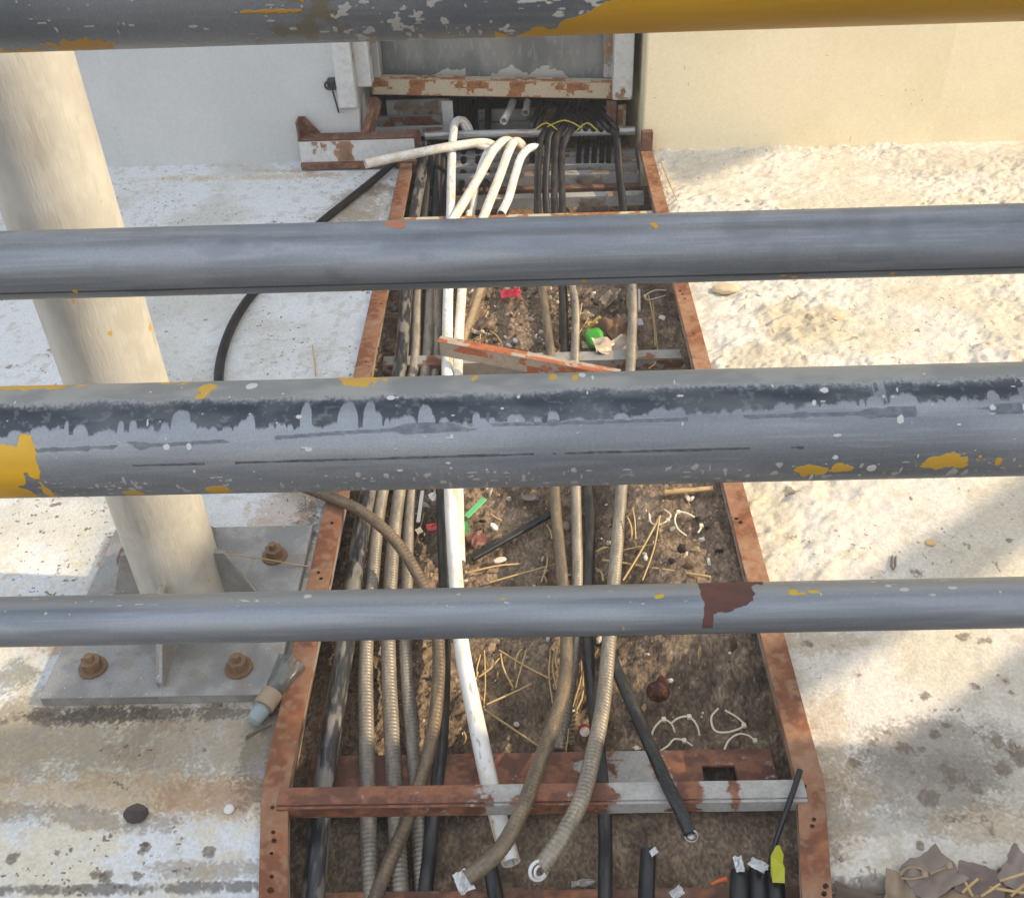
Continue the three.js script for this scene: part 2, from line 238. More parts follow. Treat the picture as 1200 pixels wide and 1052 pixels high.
{ // right: rough trowelled white concrete with pits and grey patches near the front
  const UX0 = 0.305, UX1 = 1.585;
  const dk = S(84, 76, 68), gr = S(140, 136, 128), br = S(150, 128, 98);
  const st = [
    stain(1120, 895, 0.13, 0.075, gr, 0.5, 90, 0.58), stain(1100, 880, 0.10, 0.05, S(120, 112, 104), 0.5, 130, 0.60), stain(1080, 920, 0.1, 0.05, S(110, 102, 92), 0.5, 140, 0.62),
    stain(985, 930, 0.06, 0.09, br, 0.49, 90, 0.48), stain(975, 870, 0.04, 0.09, br, 0.35, 90, 0.5), stain(965, 960, 0.05, 0.06, S(120, 104, 80), 0.49, 120, 0.52),
    stain(1060, 965, 0.10, 0.022, S(150, 146, 136), 0.56, 60, 0.46, 0.12), stain(960, 750, 0.08, 0.03, S(150, 132, 104), 0.49, 110, 0.5), stain(1165, 965, 0.1, 0.03, br, 0.49, 110, 0.5),
    stain(935, 375, 0.11, 0.10, S(176, 160, 128), 0.56, 60, 0.52), stain(900, 425, 0.1, 0.08, S(180, 166, 136), 0.56, 70, 0.54), stain(1000, 400, 0.12, 0.06, S(186, 176, 150), 0.56, 50, 0.55), stain(1130, 190, 0.3, 0.12, S(170, 160, 142), 0.42, 40, 0.54),
    stain(900, 620, 0.05, 0.12, S(196, 180, 146), 0.42, 60, 0.55), stain(1010, 1035, 0.6, 0.014, dk, 0.56, 60, 0.45), stain(830, 340, 0.05, 0.06, S(176, 178, 174), 0.56, 30, 0.45),
  ];
  const sp = spots([[1170, 868, 0.018], [1116, 908, 0.016], [1146, 924, 0.012], [1175, 900, 0.012], [1197, 888, 0.012], [1061, 878, 0.010], [1001, 894, 0.006], [1024, 870, 0.007], [1017, 880, 0.005], [1085, 817, 0.006], [1047, 842, 0.006], [1040, 858, 0.005], [1142, 803, 0.006], [1178, 798, 0.006], [1186, 813, 0.006], [1170, 791, 0.004], [1090, 934, 0.010], [1057, 932, 0.007], [1082, 878, 0.006], [1000, 1008, 0.008], [977, 1018, 0.008], [1090, 992, 0.006], [1115, 961, 0.008], [1150, 966, 0.012], [905, 342, 0.005], [890, 350, 0.010], [1003, 398, 0.010], [1075, 388, 0.007], [925, 348, 0.012], [950, 372, 0.010], [1130, 392, 0.006], [1067, 584, 0.008], [928, 578, 0.009], [1090, 636, 0.004], [1182, 634, 0.005], [1186, 608, 0.003], [1180, 555, 0.003], [866, 240, 0.005], [875, 236, 0.006], [1073, 670, 0.010], [948, 756, 0.006], [978, 756, 0.006], [1005, 790, 0.005], [1128, 745, 0.008], [1155, 752, 0.010], [1095, 860, 0.006], [1110, 850, 0.005], [1070, 905, 0.005], [1130, 870, 0.006]]);
  const tx = texture(1280, 1904, (u, v) => {
    const x = UX0 + (UX1 - UX0) * u, z = ZW + (ZE - ZW) * Math.min(1, v / 0.97);
    let c = S(206, 200, 189); const n = fbm(x * 8, z * 8, 4, 121), f = vn(x * 400, z * 400, 122), g = fbm(x * 50, z * 50, 4, 123);
    c = mix(c, S(198, 190, 172), ss(0.4, 0.72, n)); c = mix(c, S(184, 174, 154), 0.5 * ss(0.58, 0.74, g));
    c = applyStains(c, st, x, z); c = applySpots(c, sp, x, z, S(104, 92, 80));
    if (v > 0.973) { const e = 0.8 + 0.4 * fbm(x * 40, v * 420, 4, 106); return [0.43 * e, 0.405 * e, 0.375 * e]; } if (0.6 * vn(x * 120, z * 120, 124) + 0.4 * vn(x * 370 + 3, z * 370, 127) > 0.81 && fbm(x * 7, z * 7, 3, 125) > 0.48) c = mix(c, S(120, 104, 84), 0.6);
    const k = 0.93 + 0.12 * f; return [c[0] * k, c[1] * k, c[2] * k];
  });
  const sm = P(1160, 650), sm2 = P(850, 200);
  slab('concrete_ledge', 0.312, 1.5, 7, 300, 470, (x, z) => {
    const amp = 0.35 + 0.65 * ss(0.36, 0.56, fbm(x * 4, z * 4, 3, 131)), near = ss(-0.85, -1.05, z) * 0.6 + 0.4, smooth = 1 - 0.75 * ss(0.3, 0.12, Math.hypot(x - sm.x - 0.02, z - sm.z)) - 0.0 * sm2.x;
    const ridge = Math.abs(fbm(x * 26 + z * 8, z * 30, 4, 132) - 0.5) * 2;
    return 2.3 * amp * near * smooth * (0.010 * (fbm(x * 20 + z * 6, z * 34, 4, 133) - 0.5) + 0.004 * (0.4 - ridge) + 0.003 * (fbm(x * 110, z * 110, 2, 134) - 0.5)) + 0.003 * (fbm(x * 5, z * 5, 2, 135) - 0.5);
  }, tx, UX0, UX1);
}
const heapAt = (x, z) => (0.058 * ss(0.02, 0.2, x) * ss(-0.80, -0.98, z) * (1 - 0.85 * ss(-1.3, -1.48, z)) + 0.020 * ss(-0.05, 0.22, x)) * ss(-0.70, -0.76, z) * ss(-2.02, -1.86, z);
{ // earth lying in the bottom of the trench
  const tx = rep(texture(1024, 1024, (u, v) => {
    const n = fbm(u * 9, v * 27, 5, 141), f = vn(u * 240, v * 720, 142), g = fbm(u * 40, v * 120, 3, 143);
    let c = mix(S(150, 130, 108), S(110, 94, 76), ss(0.35, 0.65, n)); c = mix(c, S(176, 156, 130), 0.7 * ss(0.58, 0.75, g)); c = mix(c, S(52, 42, 34), 0.5 * ss(0.55, 0.4, g) * ss(0.4, 0.6, n));
    const q = 0.9 + 0.2 * n + 0.2 * (g - 0.5); c = mix(c, [0.475 * q, 0.405 * q, 0.33 * q], 0.5); if (vn(u * 300, v * 900, 145) > 0.93) c = mix(c, S(188, 168, 138), 0.7);
    const k = 0.72 + 0.5 * f; return [c[0] * k, c[1] * k, c[2] * k];
  }), 1);
  const g = new THREE.PlaneGeometry(0.62, 2.35, 160, 560); g.rotateX(-Math.PI / 2); const p = g.attributes.position;
  for (let i = 0; i < p.count; i++) {
    const x = p.getX(i), z = p.getZ(i) - 1.66; p.setZ(i, z);
    const near = ss(-0.76, -0.70, z), rough = 1 - 0.7 * near;
    const heap = heapAt(x, z);
    p.setY(i, -0.096 + heap + rough * (0.018 * (fbm(x * 22, z * 22, 3, 151) - 0.5) + 0.010 * (fbm(x * 90, z * 90, 3, 152) - 0.5) + 0.006 * Math.max(0, fbm(x * 180, z * 180, 2, 153) - 0.55) * 3));
  }
  g.computeVertexNormals();
  struct(mesh('earth', g, std({ map: tx, roughness: 0.95, bumpMap: rep(grain.clone(), 4, 12), bumpScale: 0.0015 })));
}
{ // slab under the trench, out to the front
  const tx = rep(texture(512, 512, (u, v) => { const n = fbm(u * 12, v * 12, 5, 161), f = vn(u * 200, v * 200, 162); const c = mix(S(112, 100, 90), S(78, 70, 64), ss(0.3, 0.7, n)); const k = 0.8 + 0.35 * f; return [c[0] * k, c[1] * k, c[2] * k]; }), 3);
  struct(mesh('trench_floor', box(0.62, 0.19, 2.3, 0, -0.205, -1.68, 0), std({ map: tx, roughness: 0.95, bumpMap: noiseBump, bumpScale: 0.002 })));
}
// the wall behind, with the opening that the tray runs into
const wallTex = (a, b, s) => rep(texture(512, 512, (u, v) => { const n = fbm(u * 6, v * 6, 4, s), f = vn(u * 250, v * 250, s + 1), c = mix(a, b, ss(0.35, 0.7, n)); let k = 0.975 + 0.04 * f; let q = [c[0] * k, c[1] * k, c[2] * k]; if (vn(u * 90, v * 90, s + 2) > 0.985) q = mix(q, S(150, 140, 122), 0.5); return q; }), 1);
const wallEdge = (x0, x1, y0, y1, z0, z1) => { const g = box(x1 - x0, y1 - y0, z1 - z0, (x0 + x1) / 2, (y0 + y1) / 2, (z0 + z1) / 2, 0.006); return g; };
{
  const w = thing('building_wall', null, 'smooth painted wall behind the ledge, cream on the right for its warm light, white on the left', 'wall');
  mesh('wall_panel', wallEdge(-7, -0.405, -0.3, 2.2, -2.86, -2.46), std({ map: wallTex(S(204, 206, 204), S(198, 201, 199), 171), roughness: 0.7, bumpMap: noiseBump, bumpScale: 0.00015 }), w).userData.label = 'white wall to the left of the opening';
  mesh('wall_panel', wallEdge(0.286, 7, -0.3, 2.2, -2.86, -2.46), std({ map: wallTex(S(243, 231, 196), S(238, 225, 189), 181), roughness: 0.7, bumpMap: noiseBump, bumpScale: 0.00012 }), w).userData.label = 'cream wall to the right of the opening, warm light in its colour';  // cream tint paints in warm sun and light bounced off the floor
  mesh('lintel', wallEdge(-0.404, 0.285, 0.52, 2.2, -2.86, -2.46), std({ map: wallTex(S(206, 207, 204), S(198, 200, 198), 191), roughness: 0.7 }), w);
  mesh('opening_back', [box(0.72, 1.2, 0.05, -0.06, 0.0, -3.30, 0), box(0.05, 1.2, 0.45, -0.43, 0, -3.08, 0), box(0.05, 1.2, 0.45, 0.31, 0, -3.08, 0), box(0.72, 0.05, 0.45, -0.06, 0.62, -3.08, 0)], std({ map: wallTex(S(150, 146, 138), S(136, 132, 124), 197), roughness: 0.9 }), w);
}
{ // unseen panels added at the right to shade the railing and the left half
  const b = thing('shade_panels', null, 'unseen grey panels added right of the ledge to cast shade', 'shade_panel');
  const m = std({ map: wallTex(S(176, 174, 168), S(166, 164, 158), 195), roughness: 0.8 });
  const pn = (nm, y0, y1, z0, z1, t = 0.06) => mesh(nm, box(t, y1 - y0, z1 - z0, 3 + t / 2, (y0 + y1) / 2, (z0 + z1) / 2, 0.004), m, b);
  pn('lower_panel', -0.3, 1.45, 0.35, 3.35); pn('shade_overhang', 1.453, 4.4, -0.417, 3.35); pn('shade_beam', 2.27, 2.455, -0.86, -0.42); pn('upper_panel', 2.27, 3.9, -2.44, -0.863);
  const sh = new THREE.Shape(); sh.moveTo(-2.018, 1.797); sh.lineTo(-2.258, 1.61); sh.lineTo(-2.227, 1.85); sh.closePath();
  const tg = new THREE.ExtrudeGeometry(sh, { depth: 0.012, bevelEnabled: false }); tg.rotateY(-Math.PI / 2); tg.translate(3.02, 0, 0);
  mesh('shade_triangle', [boxUV(tg), box(0.008, 0.5, 0.008, 3.014, 2.05, -2.217, 0.001)], m, b);  // added triangle that casts the wedge of shade at the wall foot
}

// ---------------------------------------------------------------- cable tray
const tray = thing('cable_tray', null, 'rusty steel ladder cable tray let into the concrete ledge', 'cable tray');
const BEND = -0.655, TAPER = 0.175;
function railGeo(x0, x1, holes, zA = -2.50, zB = BEND, ext = 0) {        // channel opening inwards; top flange with punched holes
  holes = holes.filter((h) => h[1] > zA + 0.004 && h[1] < zB - 0.004); const sgn = Math.sign(x0 + x1), outer = sgn > 0 ? x1 : x0, inner = sgn > 0 ? x0 : x1;
  const s = new THREE.Shape(); s.moveTo(x0, -zA); s.lineTo(x1, -zA); s.lineTo(x1, -zB); s.lineTo(x0, -zB); s.closePath();
  for (const [hx, hz, r] of holes) { const h = new THREE.Path(); h.absarc(hx, -hz, r, 0, 2 * Math.PI, true); s.holes.push(h); }
  const g = new THREE.ExtrudeGeometry(s, { depth: 0.003, bevelEnabled: true, bevelSize: 0.0012, bevelThickness: 0.0012, bevelSegments: 2, curveSegments: 10 }); g.rotateX(-Math.PI / 2); g.translate(0, 0.0092, 0);
  const L = zB - zA, zc = (zA + zB) / 2;
  const list = [boxUV(g), box(0.004, 0.108, L, outer - sgn * 0.002, -0.0465, zc, 0.001), box(Math.abs(x1 - x0) + 0.012, 0.004, L, (x0 + x1) / 2 - sgn * 0.006, -0.1, zc, 0.001), box(0.003, 0.014, L, inner + sgn * 0.0015, 0.0005, zc, 0.001)];
  if (ext) for (const q of list) { const p = q.attributes.position; for (let i = 0; i < p.count; i++) p.setX(i, p.getX(i) - sgn * (p.getZ(i) - BEND) * TAPER); q.translate(0, -0.0006, 0); }
  return list;
}
const holesAt = (list, x0, x1) => list.map(([px, py, r]) => { const p = P(px, py, 0.013); p.x += Math.sign(p.x) * Math.max(0, p.z - BEND) * TAPER; return [clamp(p.x, Math.min(x0, x1) + r + 0.002, Math.max(x0, x1) - r - 0.002), p.z, r]; });
const LX0 = -0.309, LX1 = -0.281, RX0 = 0.281, RX1 = 0.309;
const mWeb = std({ map: rep(rustTex(S(158, 152, 144), S(128, 92, 70), 0.58, 73, 0.4), 2), roughness: 0.7, bumpMap: noiseBump, bumpScale: 0.0005 });
function sideRail(a, b, label) { const r = mesh('side_rail', [a[0], b[0]], mRail, tray); r.userData.label = label; mesh('rail_web', [...a.slice(1), ...b.slice(1)], mWeb, r); }
const leftHoles = holesAt([[325, 925, 0.0035], [328, 936, 0.0028], [319, 946, 0.0025], [320, 975, 0.0024], [321, 985, 0.0028], [318, 1000, 0.0018], [318, 1027, 0.0022], [317, 1043, 0.0035], [389, 613, 0.0026], [373, 671, 0.0024], [376, 678, 0.0026], [447, 356, 0.002], [440, 355, 0.002], [429, 424, 0.002], [433, 430, 0.002]], LX0, LX1);
sideRail(railGeo(LX0, LX1, leftHoles), railGeo(LX0, LX1, leftHoles, BEND, -0.30, 1), 'rusty left side rail of the tray');
const rightHoles = holesAt([[943, 921, 0.0024], [941, 929, 0.003], [954, 960, 0.0026], [952, 968, 0.0026], [968, 1038, 0.003], [966, 1047, 0.003], [863, 608, 0.0026], [868, 612, 0.003], [800, 345, 0.0026], [797, 341, 0.0022], [803, 350, 0.0022], [813, 391, 0.002], [757, 200, 0.0024]], RX0, RX1);
sideRail(railGeo(RX0, RX1, rightHoles), railGeo(RX0, RX1, rightHoles, BEND, -0.30, 1), 'rusty right side rail of the tray');
function alongX(fn, s) { const t = texture(1024, 128, (u, v) => { const x = (u - 0.5) * 0.6, n = fbm(u * 22, v * 4, 4, s), f = fbm(u * 160, v * 24, 3, s + 4); let c = mix(S(176, 174, 168), S(152, 150, 144), n); const m = fn(x) + (n - 0.5) * 1.3 + (f - 0.5) * 0.5; c = mix(c, mix(S(136, 90, 64), S(102, 66, 50), ss(0.35, 0.65, fbm(u * 40, v * 6, 3, s + 8))), ss(0.38, 0.62, m)); const k = 0.9 + 0.2 * f; return [c[0] * k, c[1] * k, c[2] * k]; }); t.repeat.set(1 / 0.6, 1 / 0.075); t.offset.set(0.5, 0); return std({ map: t, roughness: 0.65, metalness: 0.1, bumpMap: noiseBump, bumpScale: 0.0005 }); }
const bump1 = (x, c, w) => Math.exp(-(((x - c) / w) ** 2));
const strapRust = (x) => 0.85 * ss(0.11, 0.04, x) - 0.6 * bump1(x, -0.04, 0.03) + 0.75 * bump1(x, 0.157, 0.022) + 0.5 * bump1(x, 0.209, 0.008);
const rungRust = (x) => 0.9 - 0.95 * bump1(x, 0.105, 0.045) + 0.4 * bump1(x, 0.085, 0.015);
// cross strap on top near the front, and the rungs below
mesh('cross_strap', [box(0.575, 0.004, 0.022, -0.001, 0.0155, -0.645, 0.001), box(0.575, 0.018, 0.004, -0.001, 0.0065, -0.632, 0.001)], alongX(strapRust, 701), tray);
{ // wide rung with a slot
  const z0 = -0.750, z1 = -0.688, s = new THREE.Shape(); s.moveTo(-0.279, -z1); s.lineTo(0.279, -z1); s.lineTo(0.279, -z0); s.lineTo(-0.279, -z0); s.closePath();
  const a = P(822, 897, -0.06), b = P(867, 922, -0.06), h = new THREE.Path(); h.moveTo(a.x, -a.z); h.lineTo(b.x, -a.z); h.lineTo(b.x, -b.z); h.lineTo(a.x, -b.z); h.closePath(); s.holes.push(h);
  const g = new THREE.ExtrudeGeometry(s, { depth: 0.003, bevelEnabled: true, bevelSize: 0.001, bevelThickness: 0.001, bevelSegments: 1 }); g.rotateX(-Math.PI / 2); g.translate(0, -0.0635, 0);
  const m = alongX(rungRust, 711);
  mesh('rung', [boxUV(g), box(0.558, 0.03, 0.003, 0, -0.0785, z1 - 0.001, 0.001), box(0.558, 0.03, 0.003, 0, -0.0785, z0 + 0.001, 0.001)], m, tray).userData.label = 'wide rusty rung with a rectangular slot';
}
const rung = (z, h, w, m, x0 = -0.278, x1 = 0.278, t = 0.024) => mesh('rung', [box(x1 - x0, 0.003, w, (x0 + x1) / 2, h, z, 0.001), box(x1 - x0, t, 0.003, (x0 + x1) / 2, h - t / 2 - 0.0015, z + w / 2 - 0.0015, 0.001), box(x1 - x0, t, 0.003, (x0 + x1) / 2, h - t / 2 - 0.0015, z - w / 2 + 0.0015, 0.001)], m, tray);
rung(-0.548, -0.055, 0.05, mRustRed);
rung(-1.605, -0.045, 0.03, mGalv, -0.278, 0.278, 0.04);
rung(P(690, 250, 0.004).z, 0.0, 0.022, mWhiteRust);
rung(P(690, 228, -0.04).z, -0.04, 0.026, mGrey);
rung(P(690, 214, -0.04).z, -0.05, 0.022, mRustRed);
rung(P(690, 202, -0.04).z, -0.04, 0.026, mGrey);
rung(P(690, 186, -0.03).z, -0.035, 0.05, mGrey);
rung(P(690, 174, -0.02).z, -0.024, 0.03, mGalv);
// end piece that stands up at the right end of the tray
mesh('end_bracket', [box(0.028, 0.05, 0.02, 0.295, 0.036, -2.44, 0.002)], mRustRed, tray);

// loose steel strip lying askew
{ const a = P(514, 397, 0.02), b = P(726, 437, 0.02); const g = [bar(a, b, 0.020, 0.003), bar(a.clone().add(new THREE.Vector3(0.002, -0.014, 0.0095)), b.clone().add(new THREE.Vector3(0, -0.014, 0.0095)), 0.003, 0.030)];
  tag(mesh('steel_strip', g, std({ map: rep(rustTex(S(178, 166, 148), S(176, 96, 60), 0.5, 35), 3), roughness: 0.65, bumpMap: noiseBump, bumpScale: 0.0004 })), 'loose steel angle strip lying askew across the cables in the tray', 'steel strip'); }
// round bar across the far end
{ const t = tag(mesh('steel_bar', tube([P(498, 159, 0.03), P(620, 156, 0.03), P(744, 153, 0.03)], 0.0105, { radial: 16 }), mGrey), 'grey round bar crossing the tray at the wall opening', 'steel bar'); }

// ---------------------------------------------------------------- hatch in the opening
{
  const h = thing('wall_hatch', null, 'grey sheet steel hatch with white frame closing the wall opening above the cables', 'hatch');
  const panel = texture(1024, 512, (u, v) => { const n = fbm(u * 8, v * 3, 4, 211), f = fbm(u * 90, v * 14, 3, 212); let c = mix(S(150, 152, 150), S(124, 128, 128), ss(0.35, 0.65, n)); c = mix(c, S(178, 178, 172), 0.4 * ss(0.6, 0.75, f)); const b = 0.085 + 0.09 * (fbm(u * 14, 2, 3, 213) - 0.35) + 0.07 * (fbm(u * 60, v * 40, 3, 217) - 0.5); if (v < b && fbm(u * 7, 9, 2, 215) > 0.45) c = mix(c, S(222, 218, 208), 0.85); if (vn(u * 70, v * 2.4, 216) > 0.96) c = mix(c, S(196, 194, 186), 0.35); return c; });
  const a = Z(445, 90, -2.62), b = Z(720, 90, -2.62), g = new THREE.BoxGeometry(b.x - a.x, 0.34, 0.004); g.translate((a.x + b.x) / 2, 0.125 + 0.17, -2.62);
  mesh('panel', g, std({ map: panel, roughness: 0.45, metalness: 0.35, bumpMap: noiseBump, bumpScale: 0.0006 }), h);
  const s0 = Z(436, 99, -2.575), s1 = Z(719, 104, -2.575);
  const sill = bar(s0, s1, 0.03, 0.043, 0, 0.003); mesh('sill', sill, mWhiteRust, h);
  const v = (px0, px1, py, z, d, m, nm) => { const l = Z(px0, py, z), r = Z(px1, py, z); const g2 = box(r.x - l.x, 0.50, d, (l.x + r.x) / 2, l.y + 0.25, z - d / 2, 0.004); return mesh(nm, g2, m, h); };
  v(397, 419, 128, -2.440, 0.02, mWhitePaint, 'frame_strip');
  v(411, 436, 103, -2.475, 0.05, mWhitePaint, 'frame_strip');
  v(436, 447, 92, -2.555, 0.05, mGrey, 'frame_strip');
  v(707, 719, 92, -2.585, 0.03, mGrey, 'frame_strip');
  v(718, 741, 118, -2.535, 0.05, mWhitePaint, 'frame_strip');
  mesh('return_sheet', box(0.004, 0.5, 0.12, Z(419, 128, -2.44).x, Z(419, 128, -2.44).y + 0.25, -2.512, 0.001), mGrey, h);
}
{ // black latch on the white frame
  const c = Z(389, 98, -2.452); const g = [box(0.022, 0.026, 0.02, c.x, c.y, c.z, 0.004)]; const t = new THREE.TorusGeometry(0.009, 0.003, 8, 16); t.translate(c.x - 0.006, c.y, c.z + 0.012); g.push(t, tube([Z(389, 104, -2.45), Z(393, 118, -2.448), Z(397, 132, -2.452)], 0.0022, { radial: 6 }));
  tag(mesh('hatch_latch', g, std({ color: hex(44, 46, 48), roughness: 0.5 })), 'small black latch with a wire on the left white frame strip', 'latch');
}
{ // steel under the hatch, left of the opening
  const o = thing('bracket_frame', null, 'rusty and galvanised brackets under the left end of the hatch', 'bracket');
  const a = Z(441, 116, -2.50), b = Z(428, 166, -2.43);
  mesh('upright', bar(a, b, 0.02, 0.03, 0, 0.002), mRustRed, o);
  const pl = (px0, py0, px1, py1, z, m, nm) => { const p = Z(px0, py0, z), q = Z(px1, py1, z); mesh(nm, box(Math.abs(q.x - p.x), Math.abs(p.y - q.y), 0.01, (p.x + q.x) / 2, (p.y + q.y) / 2, z, 0.002), m, o); };
  pl(452, 117, 527, 133, -2.645, mGrey, 'plate'); pl(440, 136, 529, 150, -2.63, mGalv, 'plate'); pl(438, 149, 531, 158, -2.60, mGrey, 'plate'); pl(517, 118, 533, 158, -2.57, mGrey, 'strut');
  pl(560, 128, 712, 139, -2.70, mGrey, 'plate'); pl(560, 143, 712, 150, -2.68, mGalv, 'plate');
  pl(436, 157, 466, 166, -2.55, mWhitePaint, 'plate'); pl(476, 152, 494, 172, -2.48, mRustRed, 'plate'); pl(711, 118, 722, 146, -2.56, mRustRed, 'upright'); pl(724, 122, 733, 150, -2.60, mWhiteRust, 'plate');
}
{ // white painted rusty channel lying at the foot of the wall
  const o = thing('steel_channel', null, 'white painted channel with rusty flanges lying at the wall left of the tray', 'channel');
  const l = P(356, 197, 0.0), r = P(478, 193, 0.0), z = -2.405, x0 = l.x, x1 = -0.272, w = x1 - x0, xc = (x0 + x1) / 2;
  mesh('web', box(w, 0.052, 0.004, xc, 0.046, z, 0.001), mWhitePaint, o);
  mesh('flange', box(w + 0.004, 0.016, 0.012, xc, 0.012, z + 0.004, 0.002), mRustRed, o);
  mesh('flange', box(w + 0.004, 0.006, 0.040, xc, 0.075, z - 0.018, 0.002), mRustRed, o);
  const s = new THREE.Shape(); s.moveTo(0, 0); s.lineTo(0.045, 0); s.lineTo(0.012, 0.042); s.lineTo(0, 0.042); s.closePath();
  const g = new THREE.ExtrudeGeometry(s, { depth: 0.004, bevelEnabled: false }); g.translate(x0 + 0.004, 0.078, z - 0.04); const g2 = box(0.005, 0.044, 0.042, x0 + 0.0025, 0.099, z - 0.018, 0.001);
  mesh('end_gusset', [boxUV(g), g2], mRustRed, o);
}

// ---------------------------------------------------------------- galvanised post on its base plate
{
  const PX = -0.462, PZ = -0.940, PR = 0.0533;
  const o = thing('steel_post', new THREE.Vector3(PX, 0, PZ), 'thick galvanised round post standing on a bolted base plate', 'post');
  const tx = texture(512, 1024, (u, v) => {     // mottled zinc, streaks running down
    const a = u * 2 * Math.PI, X = Math.min(u, 1 - u) * 0.335, n = fbm(X * 32, v * 40, 4, 301), f = fbm(X * 120, v * 190, 3, 302), st = fbm(X * 90, v * 44, 3, 303);
    let c = mix(S(200, 198, 189), S(184, 181, 172), ss(0.3, 0.7, n)); c = mix(c, S(208, 206, 198), 0.3 * ss(0.45, 0.75, f)); c = mix(c, S(160, 154, 142), 0.3 * ss(0.66, 0.8, st));
    if (vn(u * 40, v * 90, 304) > 0.955) c = mix(c, S(206, 160, 60), 0.8); return c;
  });
  const g = new THREE.CylinderGeometry(PR, PR, 2.0, 72, 1, false); g.translate(0, 1.014, 0);
  mesh('pipe', g, std({ map: tx, roughness: 0.42, metalness: 0.12, bumpMap: noiseBump, bumpScale: 0.0003 }), o);
  const ring = new THREE.TorusGeometry(PR + 0.001, 0.0045, 8, 64); ring.rotateX(Math.PI / 2); ring.translate(0, 0.0165, 0);
  const ptx = rep(texture(1024, 1024, (u, v) => { const n = fbm(u * 9, v * 9, 4, 311), f = vn(u * 300, v * 300, 312), s = fbm(u * 70, v * 70, 2, 313); let c = mix(S(158, 157, 153), S(138, 137, 134), ss(0.35, 0.65, n)); c = mix(c, S(140, 128, 112), 0.4 * ss(0.6, 0.75, fbm(u * 20, v * 20, 3, 314))); if (s > 0.90) c = mix(c, S(206, 206, 202), 0.85); const k = 0.93 + 0.12 * f; return [c[0] * k, c[1] * k, c[2] * k]; }), 3);
  const mPlate = std({ map: ptx, roughness: 0.55, metalness: 0.25, bumpMap: noiseBump, bumpScale: 0.0004 });
  mesh('weld_bead', ring, mPlate, o);
  const x0 = -0.607 - PX, x1 = -0.320 - PX, z0 = -1.090 - PZ, z1 = -0.787 - PZ;
  mesh('base_plate', box(x1 - x0, 0.016, z1 - z0, (x0 + x1) / 2, 0.006, (z0 + z1) / 2, 0.002), mPlate, o);
  const gus = (ang, len, hh) => { const s = new THREE.Shape(); s.moveTo(PR - 0.002, 0.0145); s.lineTo(PR + len, 0.0145); s.lineTo(PR + len, 0.022); s.lineTo(PR + 0.012, hh); s.lineTo(PR - 0.002, hh); s.closePath(); const q = new THREE.ExtrudeGeometry(s, { depth: 0.007, bevelEnabled: true, bevelSize: 0.0008, bevelThickness: 0.0008, bevelSegments: 1 }); q.translate(0, 0, -0.0035); q.rotateY(ang); return boxUV(q); };
  const a = Z(250, 646, PZ), b = Z(304, 690, PZ), hh = a.y, len = b.x - PX - PR;
  mesh('gusset', gus(0, len, hh), mPlate, o); mesh('gusset', gus(-Math.PI / 2, 0.085, hh * 0.95), mPlate, o); mesh('gusset', gus(Math.PI, len, hh), mPlate, o); mesh('gusset', gus(Math.PI / 2, 0.085, hh), mPlate, o);
  const mBolt = std({ map: rep(rustTex(S(146, 128, 102), S(122, 92, 66), 0.5, 321), 6), roughness: 0.6, metalness: 0.3 });
  for (const [px, py, t] of [[322, 652, 0.3], [280, 783, 0.9], [109, 783, 1.4], [152, 655, 0.1]]) {
    const p = P(px, py, 0.014), bx = p.x - PX, bz = p.z - PZ, bo = new THREE.Group();
    const w = new THREE.CylinderGeometry(0.0175, 0.0175, 0.0035, 32); w.translate(0, 0.0018, 0);
    const n = new THREE.CylinderGeometry(0.0124, 0.0126, 0.012, 6); n.rotateY(t); n.translate(0, 0.0096, 0);
    const nn = n.toNonIndexed(); nn.computeVertexNormals();
    const s = new THREE.CylinderGeometry(0.0052, 0.0054, 0.024, 18); s.translate(0, 0.012, 0);
    const m1 = mesh('anchor_bolt', s, mBolt, o); m1.position.set(bx, 0.014, bz); mesh('washer', w, mBolt, m1); mesh('nut', nn, mBolt, m1);
  }
}

